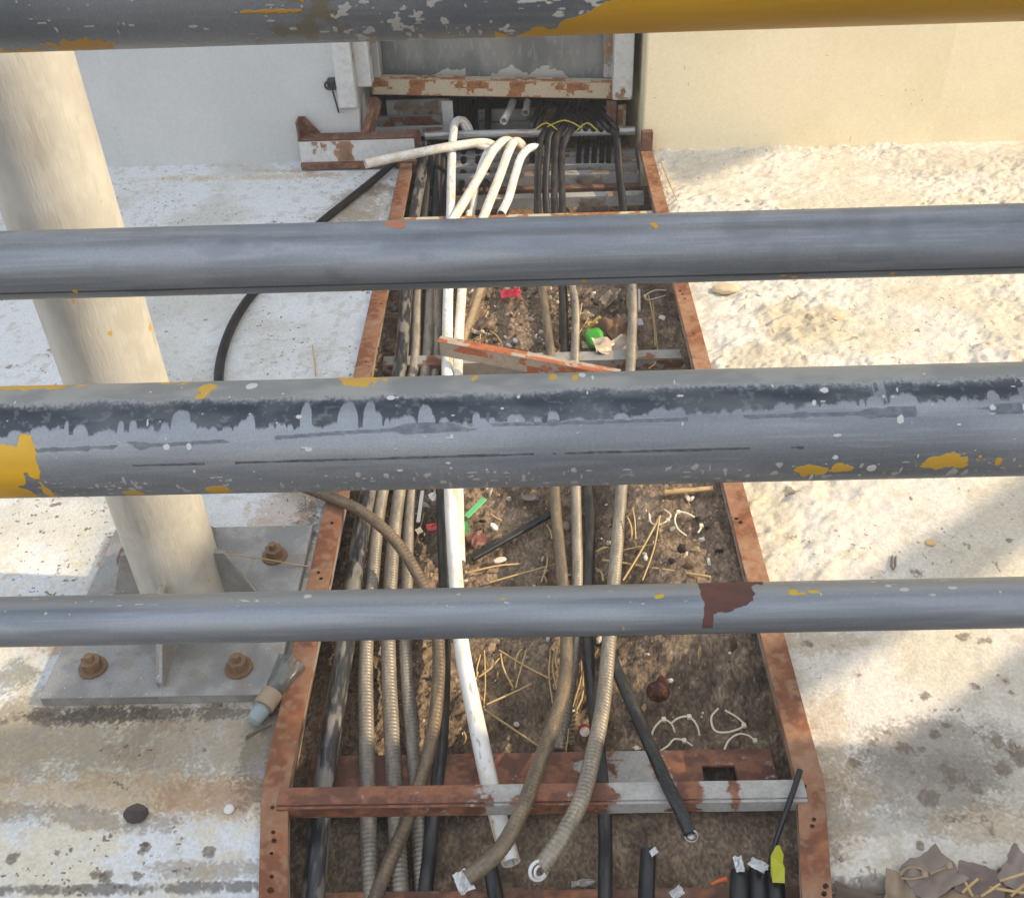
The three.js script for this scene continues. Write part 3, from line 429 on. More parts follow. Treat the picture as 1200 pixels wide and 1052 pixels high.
// ---------------------------------------------------------------- pipe railing in front
const RZ = -0.6;
const railing = thing('pipe_railing', new THREE.Vector3(0, 0, 0), 'grey pipe railing of four long horizontal pipes with chipped yellow paint', 'railing');
function railPipe(y, r, pyL, pyR, w, h, paint, label, rough = 0.42) {
  const x0 = Z(0, pyL, RZ).x, x1 = Z(1200, pyR, RZ).x, th = Math.atan2(-RZ, EYE - y);
  // u covers the span seen between the posts; v goes once round, starting at the far lower side
  const uOf = (x) => (x - x0) / (x1 - x0);
  const metal = new Uint8Array(w * h * 4);
  const t = texture(w, h, (u, v, ix, iy) => {
    const ang = (v - 0.5) * 2 * Math.PI, q = Math.abs(ang) < Math.PI / 2 ? (Math.sin(ang) + 1) / 2 : ang > 0 ? 1.0 + (ang - Math.PI / 2) * 0.4 : -(-ang - Math.PI / 2) * 0.4;
    const c = paint(u * 1200, q, ang * r, u * (x1 - x0)); const o = (iy * w + ix) * 4, ro = c[3] ?? 0; metal[o] = ro >= 0.9 ? 200 + 55 * vn(ix * 0.2, iy * 0.2, 481) : ro > 0.45 ? 60 : 20 * vn(ix * 0.15, iy * 0.5, 482); metal[o + 1] = clamp(rough + (c[4] ?? 0)) * 255; metal[o + 2] = (1 - ro) * 255; metal[o + 3] = 255; return c;
  });
  const mt = new THREE.DataTexture(metal, w, h, THREE.RGBAFormat); mt.wrapS = mt.wrapT = THREE.RepeatWrapping; mt.magFilter = THREE.LinearFilter; mt.minFilter = THREE.LinearMipmapLinearFilter; mt.generateMipmaps = true; mt.needsUpdate = true;
  const n = 72, xs = [-2.2, -1, -0.5, 0, 0.5, 0.9, 1.25], pos = [], nor = [], uv = [], idx = [];
  for (const x of xs) for (let k = 0; k <= n; k++) { const ang = (k / n - 0.5) * 2 * Math.PI, a = th + ang; pos.push(x, y + r * Math.cos(a), RZ + r * Math.sin(a)); nor.push(0, Math.cos(a), Math.sin(a)); uv.push(uOf(x), k / n); }
  for (let i = 0; i < xs.length - 1; i++) for (let k = 0; k < n; k++) { const a = i * (n + 1) + k, b = a + n + 1; idx.push(a, a + 1, b, b, a + 1, b + 1); }
  const g = new THREE.BufferGeometry(); g.setAttribute('position', new THREE.Float32BufferAttribute(pos, 3)); g.setAttribute('normal', new THREE.Float32BufferAttribute(nor, 3)); g.setAttribute('uv', new THREE.Float32BufferAttribute(uv, 2)); g.setIndex(idx);
  const m = mesh('rail', g, std({ map: t, roughnessMap: mt, metalnessMap: mt, bumpMap: mt, bumpScale: 0.00035, roughness: 1, metalness: 0.42 }), railing);
  m.userData.label = label; return m;
}
const steel = (px, q, X, s) => { const n = fbm(px * 0.004, q * 3, 4, s), f = fbm(px * 0.012, q * 40, 3, s + 5), g = vn(px * 0.9, q * 90, s + 9); let c = mix(S(152, 157, 162), S(130, 136, 142), ss(0.35, 0.65, n)); c = mix(c, S(164, 166, 166), 0.35 * ss(0.55, 0.75, f)); const k = 0.95 + 0.09 * g; return [c[0] * k, c[1] * k, c[2] * k]; };
const blob = (px, q, b, s) => { const dx = (px - b[0]) / b[2]; if (dx > 1.3 || dx < -1.3) return false; const dq = (q - b[1]) / b[3]; if (dx * dx + dq * dq > 1.65) return false; return dx * dx + dq * dq + (fbm(px * 0.11, q * 18, 4, s) - 0.5) * 2.6 < 0.75; };
const YEL = [...S(206, 158, 46), 1, 0.1], WHT = [...S(206, 206, 200), 1, 0.2];
const chips = (s, n, q0, q1) => { const l = []; let k = s; for (let i = 0; i < n; i++) { k += 1; l.push([hsh(k, 1, s) * 1200, q0 + (q1 - q0) * hsh(k, 2, s), 1.2 + 5 * Math.pow(hsh(k, 3, s), 3), 0.006 + 0.03 * Math.pow(hsh(k, 4, s), 3)]); } return l; };
const Y1 = (() => { const d = dirOf(600, 43.5), b = Math.atan2(-d.y, -d.z); let c = b; for (let i = 0; i < 12; i++) c = b - Math.asin(0.0417 / (0.6 / Math.cos(c))); return 1 - 0.6 * Math.tan(c); })();
{
  const ch = chips(5, 150, 0.5, 1.0).map((b) => [b[0] * 0.68, b[1], b[2] * 1.1, b[3] * 0.55]), yb = [[98, 0.955, 40, 0.05], [25, 1.0, 60, 0.03], [455, 0.70, 7, 0.03], [340, 0.78, 40, 0.012], [372, 0.7, 4, 0.03]];
  railPipe(Y1, 0.0417, -24, -66, 2048, 512, (px, q, s, X) => {
    let c = steel(px, q, X, 401);
    const edge = 0.93 - 0.30 * ss(600, 830, px) - 0.6 * ss(770, 860, px) + (fbm(px * 0.02, q * 5, 4, 405) - 0.5) * 0.22 + (px < 585 ? 1 : 0);
    if (q > edge) { const k = 0.9 + 0.2 * fbm(px * 0.006, q * 10, 3, 406); return [YEL[0] * k, YEL[1] * k, YEL[2] * k, 1, 0.05]; }
    for (const b of yb) if (blob(px, q, b, 407)) return [...S(196, 148, 56), 1, 0.1];
    if (px > 400 && px < 570 && fbm(px * 0.07, q * 22, 3, 412) > 0.66) return [...S(186, 186, 182), 1, 0.2];
    if (px > 590 && px < 860 && fbm(px * 0.05, q * 26, 3, 409) > 0.60) return WHT;
    for (const b of ch) if (blob(px, q, b, 408)) return [...S(186, 186, 182), 1, 0.2];
    if (px > 300 && px < 420 && true) c = mix(c, S(140, 126, 92), 0.6 * ss(0.5, 0.68, fbm(px * 0.03, q * 10, 4, 411)));
    return c;
  }, 'top thick pipe, yellow paint over its right half');
}
{
  const yb = [[772, 0.18, 6, 0.05], [768, 0.16, 4, 0.03], [918, 0.93, 6, 0.025], [932, 0.95, 6, 0.02], [1044, 0.94, 4, 0.03], [688, 0.94, 4, 0.025], [96, 0.9, 3, 0.04]], refl = [[474, 0.06, 14, 0.06]];
  railPipe(0.691, 0.0223, 309, 279, 2048, 256, (px, q, s, X) => {
    for (const b of yb) if (blob(px, q, b, 421)) return YEL;
    for (const b of refl) if (blob(px, q, b, 422)) return [...S(190, 122, 84), 1, 0.2];  // orange blob paints in a reflection on top of the pipe
    let c = steel(px, q, X, 423); const l = 0.9 + 0.012 * (fbm(px * 0.01, 3, 2, 424) - 0.5); if (Math.abs(q - l) < 0.012) c = mix(c, S(62, 64, 66), 0.7);
    c = mix(c, S(112, 117, 124), 0.35 * ss(0.55, 0.75, fbm(px * 0.022, q * 3, 4, 425))); return c;
  }, 'upper thin grey pipe, nearly clean');
}
{
  const yb = [[430, 0.04, 34, 0.05], [215, 0.0, 30, 0.04], [50, 0.02, 60, 0.035], [258, 0.1, 12, 0.06], [442, 0.06, 10, 0.07], [565, 0.03, 5, 0.04], [265, 0.96, 18, 0.04], [165, 0.97, 12, 0.03], [945, 0.90, 26, 0.05], [975, 0.88, 14, 0.04], [1092, 0.84, 34, 0.07], [1150, 0.86, 5, 0.04], [655, 0.05, 5, 0.03], [680, 0.05, 4, 0.03]];
  const wc = [...chips(31, 90, 0.0, 1.0), [310, 0.06, 6, 0.03], [955, 0.22, 5, 0.025], [472, 0.2, 4, 0.02], [222, 0.58, 4, 0.03], [247, 0.57, 3, 0.03], [1135, 0.4, 5, 0.03], [380, 0.62, 4, 0.02]], low = chips(53, 240, 0.84, 1.0);
  const comb = (px, w, sd) => { let m = 0; for (let k = -1; k <= 1; k++) { const cell = Math.floor(px / w) + k, cx = (cell + 0.2 + 0.6 * hsh(cell, 5, sd)) * w, hh = Math.pow(hsh(cell, 6, sd), 2.0), wv = w * (0.22 + 0.3 * hsh(cell, 7, sd)), d = Math.abs(px - cx) / wv; if (d < 1) m = Math.max(m, hh * Math.pow(1 - d * d, 0.32)); } return m; };
  const hump = (px) => Math.max(comb(px, 23, 433), 0.6 * comb(px + 5, 12, 434));
  railPipe(0.546, 0.0417, 518, 492, 2048, 512, (px, q, s, X) => {
    // yellow patch at the left, ragged upper edge
    const ye = 0.50 + 0.10 * (fbm(px * 0.05, 1, 3, 441) - 0.5) * 2 - 0.10 * ss(52, 58, px) + 0.06 * ss(20, 50, px);
    if (px < 72 + 5 * (fbm(q * 12, 2, 3, 442) - 0.5) * 2 && q > ye && q < 1.2 && fbm(px * 0.05, q * 9, 3, 443) < 0.66) { const k = 0.93 + 0.14 * fbm(px * 0.02, q * 8, 3, 444); return [S(222, 172, 44)[0] * k, S(222, 172, 44)[1] * k, S(222, 172, 44)[2] * k, 1, 0.05]; }
    for (const b of yb) if (blob(px, q, b, 445)) return [...S(208, 164, 62), 1, 0.15];
    for (const b of wc) if (blob(px, q, b, 446)) return WHT;
    for (const b of low) if (blob(px, q, b, 447)) return [...S(176, 174, 166), 1, 0.2];
    let c = steel(px, q, X, 431);
    const top = 0.19 + 0.07 * (fbm(px * 0.03, 7, 4, 448) - 0.4) - 0.02 * ss(600, 900, px), reach = 0.22 * (1 - 0.6 * ss(560, 700, px));
    const bot = 0.47 - 0.12 * ss(0, 260, px) * 0.3 - 0.09 * ss(600, 1100, px) - reach * hump(px) + 0.02 * (fbm(px * 0.08, 9, 2, 449) - 0.5);
    const gap = (px > 1008 && px < 1022 && fbm(px * 0.1, q * 10, 2, 450) > 0.4) || (px > 1166 && px < 1180 && fbm(px * 0.1, q * 10, 2, 452) > 0.4);
    const fr = fbm(px * 0.35, q * 46, 3, 460) - 0.5, tar = ss(top - 0.035, top + 0.035, q + fr * 0.07) * ss(bot + 0.02, bot - 0.012, q + fr * 0.03) * (gap ? 0.25 : 1);
    if (tar > 0.02) { const k = fbm(px * 0.02, q * 6, 3, 451), fl = fbm(px * 0.16, q * 30, 4, 453); let d = mix(S(58, 64, 71), S(86, 91, 95), ss(0.4, 0.7, k)); d = mix(d, S(120, 122, 122), 0.6 * ss(0.6, 0.72, fl)); const under = q <= top ? S(160, 160, 155) : c; c = mix(under, d, tar * 0.95); return [...c, 0.3 + 0.4 * tar, -0.06 * tar]; }
    if (q <= top && q > -0.2) { c = mix(S(158, 158, 152), S(138, 140, 138), ss(0.35, 0.65, fbm(px * 0.02, q * 9, 3, 454))); return [...c, 0.5, 0.1]; }
    const l1 = 0.575 - 0.13 * ss(60, 640, px) + 0.012 * (fbm(px * 0.03, 4, 3, 455) - 0.5) - 0.03 * ss(640, 1150, px), w1 = 0.016 + 0.03 * ss(0.5, 0.7, fbm(px * 0.02, 5, 3, 456));
    if (Math.abs(q - l1) < w1 && fbm(px * 0.012, q * 5, 3, 457) > 0.42) c = mix(c, S(84, 90, 97), 0.25 + 0.6 * fbm(px * 0.15, q * 40, 3, 469));
    const l2 = 0.725 - 0.03 * ss(0, 900, px); if (Math.abs(q - l2) < 0.007 + 0.006 * fbm(px * 0.02, 6, 2, 458) && px > 180 && px < 930 && fbm(px * 0.02, 8, 3, 459) > 0.38) c = mix(c, S(58, 62, 66), 0.3 + 0.5 * vn(px * 0.2, q * 60, 468));
    return [...c, q < bot + 0.16 ? 0.3 : 0.1, 0];
  }, 'middle thick pipe with a black tar band and yellow patch at its left end');
}
{
  const yb = [[930, 0.22, 8, 0.05], [952, 0.22, 7, 0.04], [938, 0.25, 6, 0.03], [775, 0.25, 6, 0.05], [596, 0.24, 6, 0.03], [734, 0.86, 3, 0.04]], wc = [...chips(71, 50, 0.0, 0.4), [370, 0.12, 5, 0.05], [1055, 0.22, 5, 0.04], [1110, 0.2, 5, 0.03]];
  railPipe(0.352, 0.0216, 732, 708, 2048, 256, (px, q, s, X) => {
    for (const b of yb) if (blob(px, q, b, 461)) return [...S(206, 172, 66), 1, 0.2];
    for (const b of wc) if (blob(px, q, b, 462)) return [...S(196, 192, 180), 1, 0.2];
    const n = (fbm(px * 0.04, q * 4, 4, 463) - 0.5); const lim = (px < 836 ? 0.85 : 0.55 - 0.15 * ss(850, 890, px)) + n * 0.35;
    if (px > 824 + n * 10 && px < 892 - 30 * q + n * 60 && q < lim) { const k = fbm(px * 0.06, q * 9, 3, 464); return [...mix(S(116, 72, 58), S(88, 60, 54), k), 1, 0.3]; }
    let c = steel(px, q, X, 465); if (q < 0.25) c = mix(c, S(146, 144, 138), 0.6); return c;
  }, 'lowest thin grey pipe with a rust patch right of the middle');
}
{ // the railing's posts beyond the frame, and the return run round the corner at the right
  const m = std({ map: rep(rustTex(S(128, 132, 136), S(108, 112, 116), 0.6, 471), 2), roughness: 0.45, metalness: 0.5 });
  for (const [x, z] of [[-1.6, RZ], [2.75, RZ - 0.735], [1.05, RZ + 0.455]]) mesh('railing_post', tube([new THREE.Vector3(x, -0.3, z), new THREE.Vector3(x, 0.2, z), new THREE.Vector3(x, 1.05, z)], 0.0417, { radial: 28 }), m, railing);
  for (const [y, r] of [[1.033, 0.035], [0.816, 0.042], [0.30, 0.022]]) mesh('return_rail', tube([new THREE.Vector3(1.05, y, RZ + 0.455), new THREE.Vector3(1.70, y, RZ), new THREE.Vector3(2.2, y, RZ - 0.35), new THREE.Vector3(2.75, y, RZ - 0.735)], r, { radial: 20 }), m, railing);
}

// ---------------------------------------------------------------- cables and conduits in the tray
const CG = { cables: 'cables running along the tray' };
function cable(name, label, pts, r, mat, o = {}, cat = 'cable') { const t = mesh(name, tube(path(pts), r, o), mat); return tag(t, label, cat); }
const COR = { pitch: 0.0054, amp: 0.0008, radial: 14 };
cable('black_pipe', 'thick black plastic pipe along the left rail, faded silvery on top', [[499, 170, 0.01], [495, 200, 0.0], [486, 250, -0.01], [476, 345, -0.03], [467, 440, -0.035], [431, 577, -0.035], [413, 690, -0.032], [404, 758, -0.032], [382, 900, -0.034], [374, 980, -0.036], [364, 1068, -0.04]], 0.0128, std({ map: texture(256, 512, (u, v) => { const n = fbm(u * 8, v * 30, 4, 501), f = fbm(u * 40, v * 60, 3, 502); let c = mix(S(38, 40, 44), S(112, 108, 102), ss(0.42, 0.62, n)); c = mix(c, S(150, 140, 124), 0.4 * ss(0.55, 0.7, f)); if (Math.abs(u - 0.36) < 0.012) c = S(70, 110, 170); return c; }), roughness: 0.34 }), {}, 'pipe');
cable('conduit', 'tan ribbed conduit next to the black pipe at the left', [[508, 172, 0.0], [503, 200, -0.01], [497, 250, -0.02], [489, 345, -0.05], [483, 440, -0.05], [448, 577, -0.045], [435, 690, -0.045], [429, 758, -0.045], [430, 900, -0.048], [435, 1066, -0.06]], 0.0092, mShadeDustLeft, COR, 'conduit');
cable('conduit', 'tan ribbed conduit, second from the left between two like it', [[513, 176, -0.01], [510, 250, -0.03], [504, 345, -0.055], [498, 440, -0.055], [468, 577, -0.05], [457, 690, -0.05], [455, 758, -0.05], [461, 900, -0.052], [470, 1066, -0.065]], 0.0094, mShadeDustLeft, COR, 'conduit');
cable('conduit', 'thinner tan ribbed conduit left of the crossing cable', [[519, 180, -0.02], [516, 250, -0.04], [513, 345, -0.062], [509, 440, -0.062], [482, 577, -0.062], [477, 690, -0.055], [475, 758, -0.052], [484, 880, -0.055], [490, 960, -0.065], [495, 1066, -0.075]], 0.0078, mShadeDustLeft, COR, 'conduit');
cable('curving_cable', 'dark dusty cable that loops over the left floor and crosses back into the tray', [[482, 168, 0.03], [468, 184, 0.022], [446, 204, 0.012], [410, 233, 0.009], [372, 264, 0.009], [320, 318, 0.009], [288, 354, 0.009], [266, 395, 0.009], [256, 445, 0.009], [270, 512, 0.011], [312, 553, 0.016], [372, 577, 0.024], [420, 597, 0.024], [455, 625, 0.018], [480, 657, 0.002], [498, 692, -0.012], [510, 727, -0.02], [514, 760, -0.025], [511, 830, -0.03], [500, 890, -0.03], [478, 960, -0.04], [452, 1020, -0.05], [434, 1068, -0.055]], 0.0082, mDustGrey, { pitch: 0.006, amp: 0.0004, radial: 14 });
cable('dark_cable', 'dark grey cable in the shadow left of the white pipe', [[522, 180, -0.03], [519, 250, -0.045], [517, 345, -0.07], [514, 440, -0.07], [517, 577, -0.062], [521, 690, -0.06], [521, 758, -0.06], [516, 880, -0.06], [505, 980, -0.065], [496, 1066, -0.07]], 0.0088, mBlack);
cable('white_pipe', 'long white plastic conduit running the whole length of the tray', [[553, 166, 0.0], [549, 150, 0.035], [542, 141, 0.056], [535, 142, 0.058], [531, 158, 0.052], [529, 200, 0.02], [528, 258, 0.0], [525, 345, -0.02], [524, 440, -0.03], [528, 577, -0.03], [535, 690, -0.03], [541, 758, -0.03], [559, 850, -0.03], [579, 940, -0.032], [599, 1011, -0.04]], 0.0106, std({ map: texture(256, 1024, (u, v) => { const n = fbm(u * 6, v * 30, 4, 511), f = fbm(u * 14, v * 60, 3, 512); let c = mix(S(226, 226, 222), S(206, 198, 180), 0.6 * ss(0.5, 0.7, n)); if (f > 0.76) c = mix(c, S(140, 124, 104), 0.5); if (vn(u * 3, v * 18, 513) > 0.85 && f > 0.55) c = mix(c, S(206, 172, 118), 0.4); return c; }), roughness: 0.36 }), { wall: 0.0018 }, 'pipe');
cable('conduit', 'cream conduit lying close along the right of the long white pipe', [[550, 250, -0.012], [541, 345, -0.03], [536, 440, -0.04], [536, 560, -0.06], [538, 660, -0.078]], 0.0095, mPVCaged, {}, 'conduit');
cable('grey_pipe', 'grey dusty pipe slanting under the steel strip', [[585, 255, -0.02], [568, 320, -0.045], [556, 360, -0.055], [542, 400, -0.058], [533, 455, -0.07], [528, 520, -0.078]], 0.0085, mTan, {}, 'pipe');
// white conduits bent over the bar at the wall
const WP = (label, pts, r = 0.0098, m = mPVC) => cable('white_conduit', label, pts, r, m, { wall: 0.0016 }, 'conduit');
WP('white conduit lying crosswise with its open end towards the left wall', [[428, 192, 0.055], [460, 185, 0.056], [500, 177, 0.056], [540, 170, 0.054], [572, 168, 0.048], [586, 176, 0.03]], 0.0112, mPVCaged);
WP('yellowed white conduit bent over the bar, leftmost of those slanting down left', [[606, 176, 0.0], [600, 167, 0.03], [591, 165, 0.048], [580, 174, 0.046], [563, 204, 0.028], [544, 236, 0.012], [524, 268, 0.0]], 0.0108, mPVCaged);
WP('thin white conduit behind the yellowed one, short way down', [[590, 172, 0.01], [580, 170, 0.03], [571, 178, 0.03], [560, 206, 0.005], [555, 235, -0.01], [550, 268, -0.02]], 0.0082);
WP('white conduit bent over the bar, slanting down left beside the yellowed one', [[616, 178, 0.0], [610, 168, 0.03], [603, 166, 0.046], [596, 178, 0.042], [585, 208, 0.022], [573, 238, 0.006], [560, 272, -0.004]], 0.0108, mPVCaged);
WP('white conduit with an S-bend, rightmost of the bent white ones', [[640, 180, 0.0], [633, 174, 0.03], [622, 173, 0.04], [612, 182, 0.034], [604, 204, 0.016], [596, 232, 0.0], [587, 251, -0.006]], 0.0100);
WP('short white conduit stub sticking out under the hatch sill, left of two', [[601, 119, 0.06], [597, 129, 0.058], [590, 142, 0.052]], 0.0098, mPVC);
WP('short white conduit stub sticking out under the hatch sill, right of two', [[618, 119, 0.06], [617, 126, 0.056], [616, 132, 0.052]], 0.0092, mPVC);
// black cables fanning out of the opening; four of them come over the bar and run on
cable('grey_cable', 'dusty cable that ends in a taped tip at the front, left of two taped ends', [[662, 121, 0.06], [644, 148, 0.045], [635, 160, 0.044], [632, 175, 0.034], [630, 248, -0.01], [636, 340, -0.035], [645, 412, -0.045], [648, 500, -0.048], [650, 577, -0.046], [660, 690, -0.044], [664, 750, -0.038], [661, 805, -0.025], [648, 850, -0.008], [630, 900, 0.012], [608, 958, 0.030], [582, 1000, 0.036], [547, 1029, 0.032]], 0.0084, mShadeDustBrown, { pitch: 0.005, amp: 0.00035, radial: 14 });
cable('ribbed_cable', 'tan ribbed cable, middle one of three in the right half of the tray', [[668, 121, 0.06], [653, 148, 0.045], [644, 160, 0.044], [642, 175, 0.034], [641, 248, -0.012], [672, 340, -0.045], [674, 420, -0.045], [675, 577, -0.044], [677, 690, -0.048], [674, 760, -0.058], [667, 810, -0.068], [655, 880, -0.075]], 0.0074, mShadeDustFar, { pitch: 0.0052, amp: 0.0009, radial: 12 });
cable('black_cable', 'smooth black cable that passes under the cross strap right of the taped ends', [[675, 121, 0.06], [661, 148, 0.045], [653, 160, 0.044], [651, 175, 0.034], [650, 248, -0.014], [660, 340, -0.055], [664, 430, -0.055], [690, 577, -0.046], [690, 690, -0.05], [689, 750, -0.05], [695, 820, -0.05], [703, 890, -0.048], [709, 965, -0.052], [709, 1070, -0.056]], 0.0082, mBlack);
cable('black_cable', 'black cable hooked over the bar, rightmost of a close row of four', [[684, 121, 0.06], [672, 148, 0.045], [664, 161, 0.044], [659, 176, 0.032], [659, 248, -0.014], [657, 300, -0.04], [660, 360, -0.06], [660, 400, -0.068]], 0.0082, mBlack);
cable('ribbed_cable', 'long ribbed cable crossing over the strap and ending in a white ring', [[700, 121, 0.05], [716, 148, 0.04], [722, 160, 0.03], [726, 200, 0.0], [730, 240, -0.02], [741, 340, -0.03], [739, 430, -0.032], [728, 577, -0.03], [719, 690, -0.025], [714, 750, -0.015], [706, 830, 0.0], [696, 880, 0.016], [680, 940, 0.030], [656, 985, 0.036], [632, 1018, 0.032]], 0.0088, mShadeDustFar, { pitch: 0.0044, amp: 0.0007, radial: 14 });
cable('cut_cable', 'armoured cable slanting right over the strap with a bare cut end', [[712, 745, -0.035], [719, 775, -0.02], [738, 820, -0.004], [760, 870, 0.012], [780, 915, 0.024], [795, 945, 0.029], [809, 977, 0.024]], 0.0072, mBlack, { pitch: 0.004, amp: 0.0003, radial: 14 });
for (let i = 0; i < 8; i++) { const a = 634 + i * 8.5, b = [622, 629, 677, 686, 695, 704, 712, 722][i]; const t = mesh('fan_cable', tube([Z(a, 119, -2.72), P(a + (b - a) * 0.5, 135, 0.055), P(b, 150, 0.042), P(b + 2, 166, -0.01), P(b + 1, 190, -0.03)], 0.007, { radial: 10 }), mBlackClean); tag(t, 'black cable fanning out of the dark opening under the hatch', 'cable', 'black cables fanning out under the hatch'); }
for (const [a, b] of [[540, 543], [556, 560], [572, 571]]) tag(mesh('fan_cable', tube([Z(a, 119, -2.72), P(a, 140, 0.02), P(b, 165, -0.01), P(b, 200, -0.045), P(b - 6, 240, -0.06)], 0.009, { radial: 10 }), mBlackClean), 'thick black cable in the shade left of the two white stubs', 'cable', 'thick black cables left of the white stubs');
// yellow cable ties on the fan
for (const [px, py, w, l] of [[640, 146, 14, 'left'], [661, 143, 22, 'middle'], [688, 146, 12, 'right']]) { const a = P(px - w, py + 4, 0.056), b = P(px, py - 2, 0.066), c = P(px + w, py + 4, 0.056); a.y -= 0.006; c.y -= 0.006; tag(mesh('yellow_tie', tube([a, b, c], 0.0018, { radial: 6 }), std({ color: hex(188, 172, 50), roughness: 0.5 })), 'yellow tie round the black cables under the hatch, ' + l + ' of three', 'cable tie'); }
// stubs at the very front
for (const [px, py, ex, label, r] of [[760, 997, 756, 'short black cable stub standing alone at the front of the tray', 0.0088], [573, 1008, 588, 'black cable stub with a torn tip under the end of the white pipe', 0.0085], [868, 1022, 864, 'black taped cable stub, leftmost of the bundle by the yellow strip', 0.0105], [889, 1018, 890, 'black taped cable stub, middle of the bundle by the yellow strip', 0.0105], [908, 1032, 914, 'black taped cable stub, rightmost of the bundle by the yellow strip', 0.0100]]) cable('cable_stub', label, [[px, py, -0.02], [(px + ex) / 2, py + 40, -0.022], [ex, py + 100, -0.03]], r, mBlackClean);
cable('black_wire', 'thin black wire leaning up against the right rail', [[938, 902, 0.03], [929, 930, 0.022], [914, 972, 0.0], [902, 1012, -0.02], [896, 1050, -0.035]], 0.0034, mBlackClean, { r1: 0.0022 }, 'wire');

// ---------------------------------------------------------------- small things
function lump(r, sx, sy, sz, s, det = 3, amt = 0.5) { let g = new THREE.IcosahedronGeometry(1, det); g.deleteAttribute('uv'); g.deleteAttribute('normal'); g = mergeVertices(g, 1e-4); const p = g.attributes.position; for (let i = 0; i < p.count; i++) { const x = p.getX(i), y = p.getY(i), z = p.getZ(i), k = 1 - amt / 2 + amt * fbm(x * 1.6 + s, y * 1.6 + z * 1.1 + s, 3, s); p.setXYZ(i, x * k * r * sx, y * k * r * sy, z * k * r * sz); } g.computeVertexNormals(); const q = toCreasedNormals(g, 0.7); return boxUV(q); }
function scrap(w, h, s, crump = 0.35, thick = 0.0006) {      // torn bit of film or paper with real thickness
  const n = 9, top = [], g = new THREE.BufferGeometry(), pos = [], idx = [];
  for (const side of [1, -1]) for (let j = 0; j <= n; j++) for (let i = 0; i <= n; i++) { const u = i / n - 0.5, v = j / n - 0.5, e = 1 - 0.35 * fbm(u * 5 + s, v * 5, 2, s), y = crump * w * (fbm(u * 4 + s, v * 4 + s, 3, s + 1) - 0.4); pos.push(u * w * e, y + side * thick / 2, v * h * e); }
  const m = (n + 1) * (n + 1); for (let j = 0; j < n; j++) for (let i = 0; i < n; i++) { const a = j * (n + 1) + i, b = a + n + 1; idx.push(a, b, a + 1, b, b + 1, a + 1, m + a, m + a + 1, m + b, m + b, m + a + 1, m + b + 1); }
  for (let i = 0; i < n; i++) { const e = [[i, i + 1], [n * (n + 1) + i + 1, n * (n + 1) + i], [(i + 1) * (n + 1), i * (n + 1)], [i * (n + 1) + n, (i + 1) * (n + 1) + n]]; for (const [a, b] of e) idx.push(a, b, m + a, b, m + b, m + a); }
  g.setAttribute('position', new THREE.Float32BufferAttribute(pos, 3)); g.setIndex(idx); g.computeVertexNormals(); return boxUV(g);
}
function place(g, p, rx = 0, ry = 0, rz = 0) { g.applyMatrix4(new THREE.Matrix4().makeRotationFromEuler(new THREE.Euler(rx, ry, rz, 'YXZ'))); g.translate(p.x, p.y, p.z); return g; }
const GR = (px, py, up = 0) => { let h = -0.09; for (let i = 0; i < 5; i++) { const p = P(px, py, h); h = -0.094 + heapAt(p.x, p.z); } return P(px, py, h + 0.004 + up); };
const item = (name, geo, mat, label, cat, group) => tag(mesh(name, geo, mat), label, cat, group);

// taped and cut cable ends
item('tape_scrap', place(scrap(0.018, 0.026, 3, 1.2), P(543, 1033, 0.03), 0.5, 0.5, 0.3), mFoil, 'crumpled whitish tape on the left taped cable end', 'tape');
{ const g = new THREE.TorusGeometry(0.0092, 0.0022, 8, 24); const g2 = new THREE.TorusGeometry(0.0062, 0.0015, 8, 20); item('tape_ring', [place(g, P(631, 1020, 0.032), -0.6, 0.5, 0), place(g2, P(633, 1021, 0.034), -0.5, 0.6, 0)], mFoil, 'white tape ring on the end of the long ribbed cable', 'tape'); }
{ const g = new THREE.TorusGeometry(0.0068, 0.0012, 8, 24); const d = new THREE.SphereGeometry(0.0042, 12, 8); d.scale(1, 0.7, 1); item('wire_end', [place(g, P(810, 979, 0.023), -0.45, -0.3, 0), place(d, P(810, 980, 0.023))], std({ color: hex(176, 174, 170), roughness: 0.35, metalness: 0.7 }), 'bright bare end of the armoured cable that slants right', 'wire end'); }
item('tape_scrap', place(scrap(0.011, 0.019, 9, 1.2), P(866, 1012, -0.004), 0.6, 0.2, 0.2), mFoil, 'white tape on the leftmost stub of the front bundle', 'tape');
item('tape_scrap', place(scrap(0.022, 0.012, 12, 1.2), P(890, 1014, -0.002), 0.5, -0.5, 0.2), mFoil, 'white tape on the middle stub of the front bundle', 'tape');
item('tape_scrap', place(scrap(0.017, 0.012, 15, 1.3), P(793, 1046, -0.03), 0.4, 0.6, 0.3), mFoil, 'white tape scrap between the stubs at the bottom edge', 'tape');
item('tape_scrap', place(scrap(0.010, 0.008, 18, 0.8), P(766, 998, -0.01), 0.4, 0.6, 0.3), mFoil, 'tiny white tape bit on the lone black stub', 'tape');
item('tape_scrap', place(scrap(0.014, 0.008, 21, 0.8), P(576, 1005, -0.012), 0.4, 0.9, 0.3), mFoil, 'white torn edge on the stub under the white pipe', 'tape');
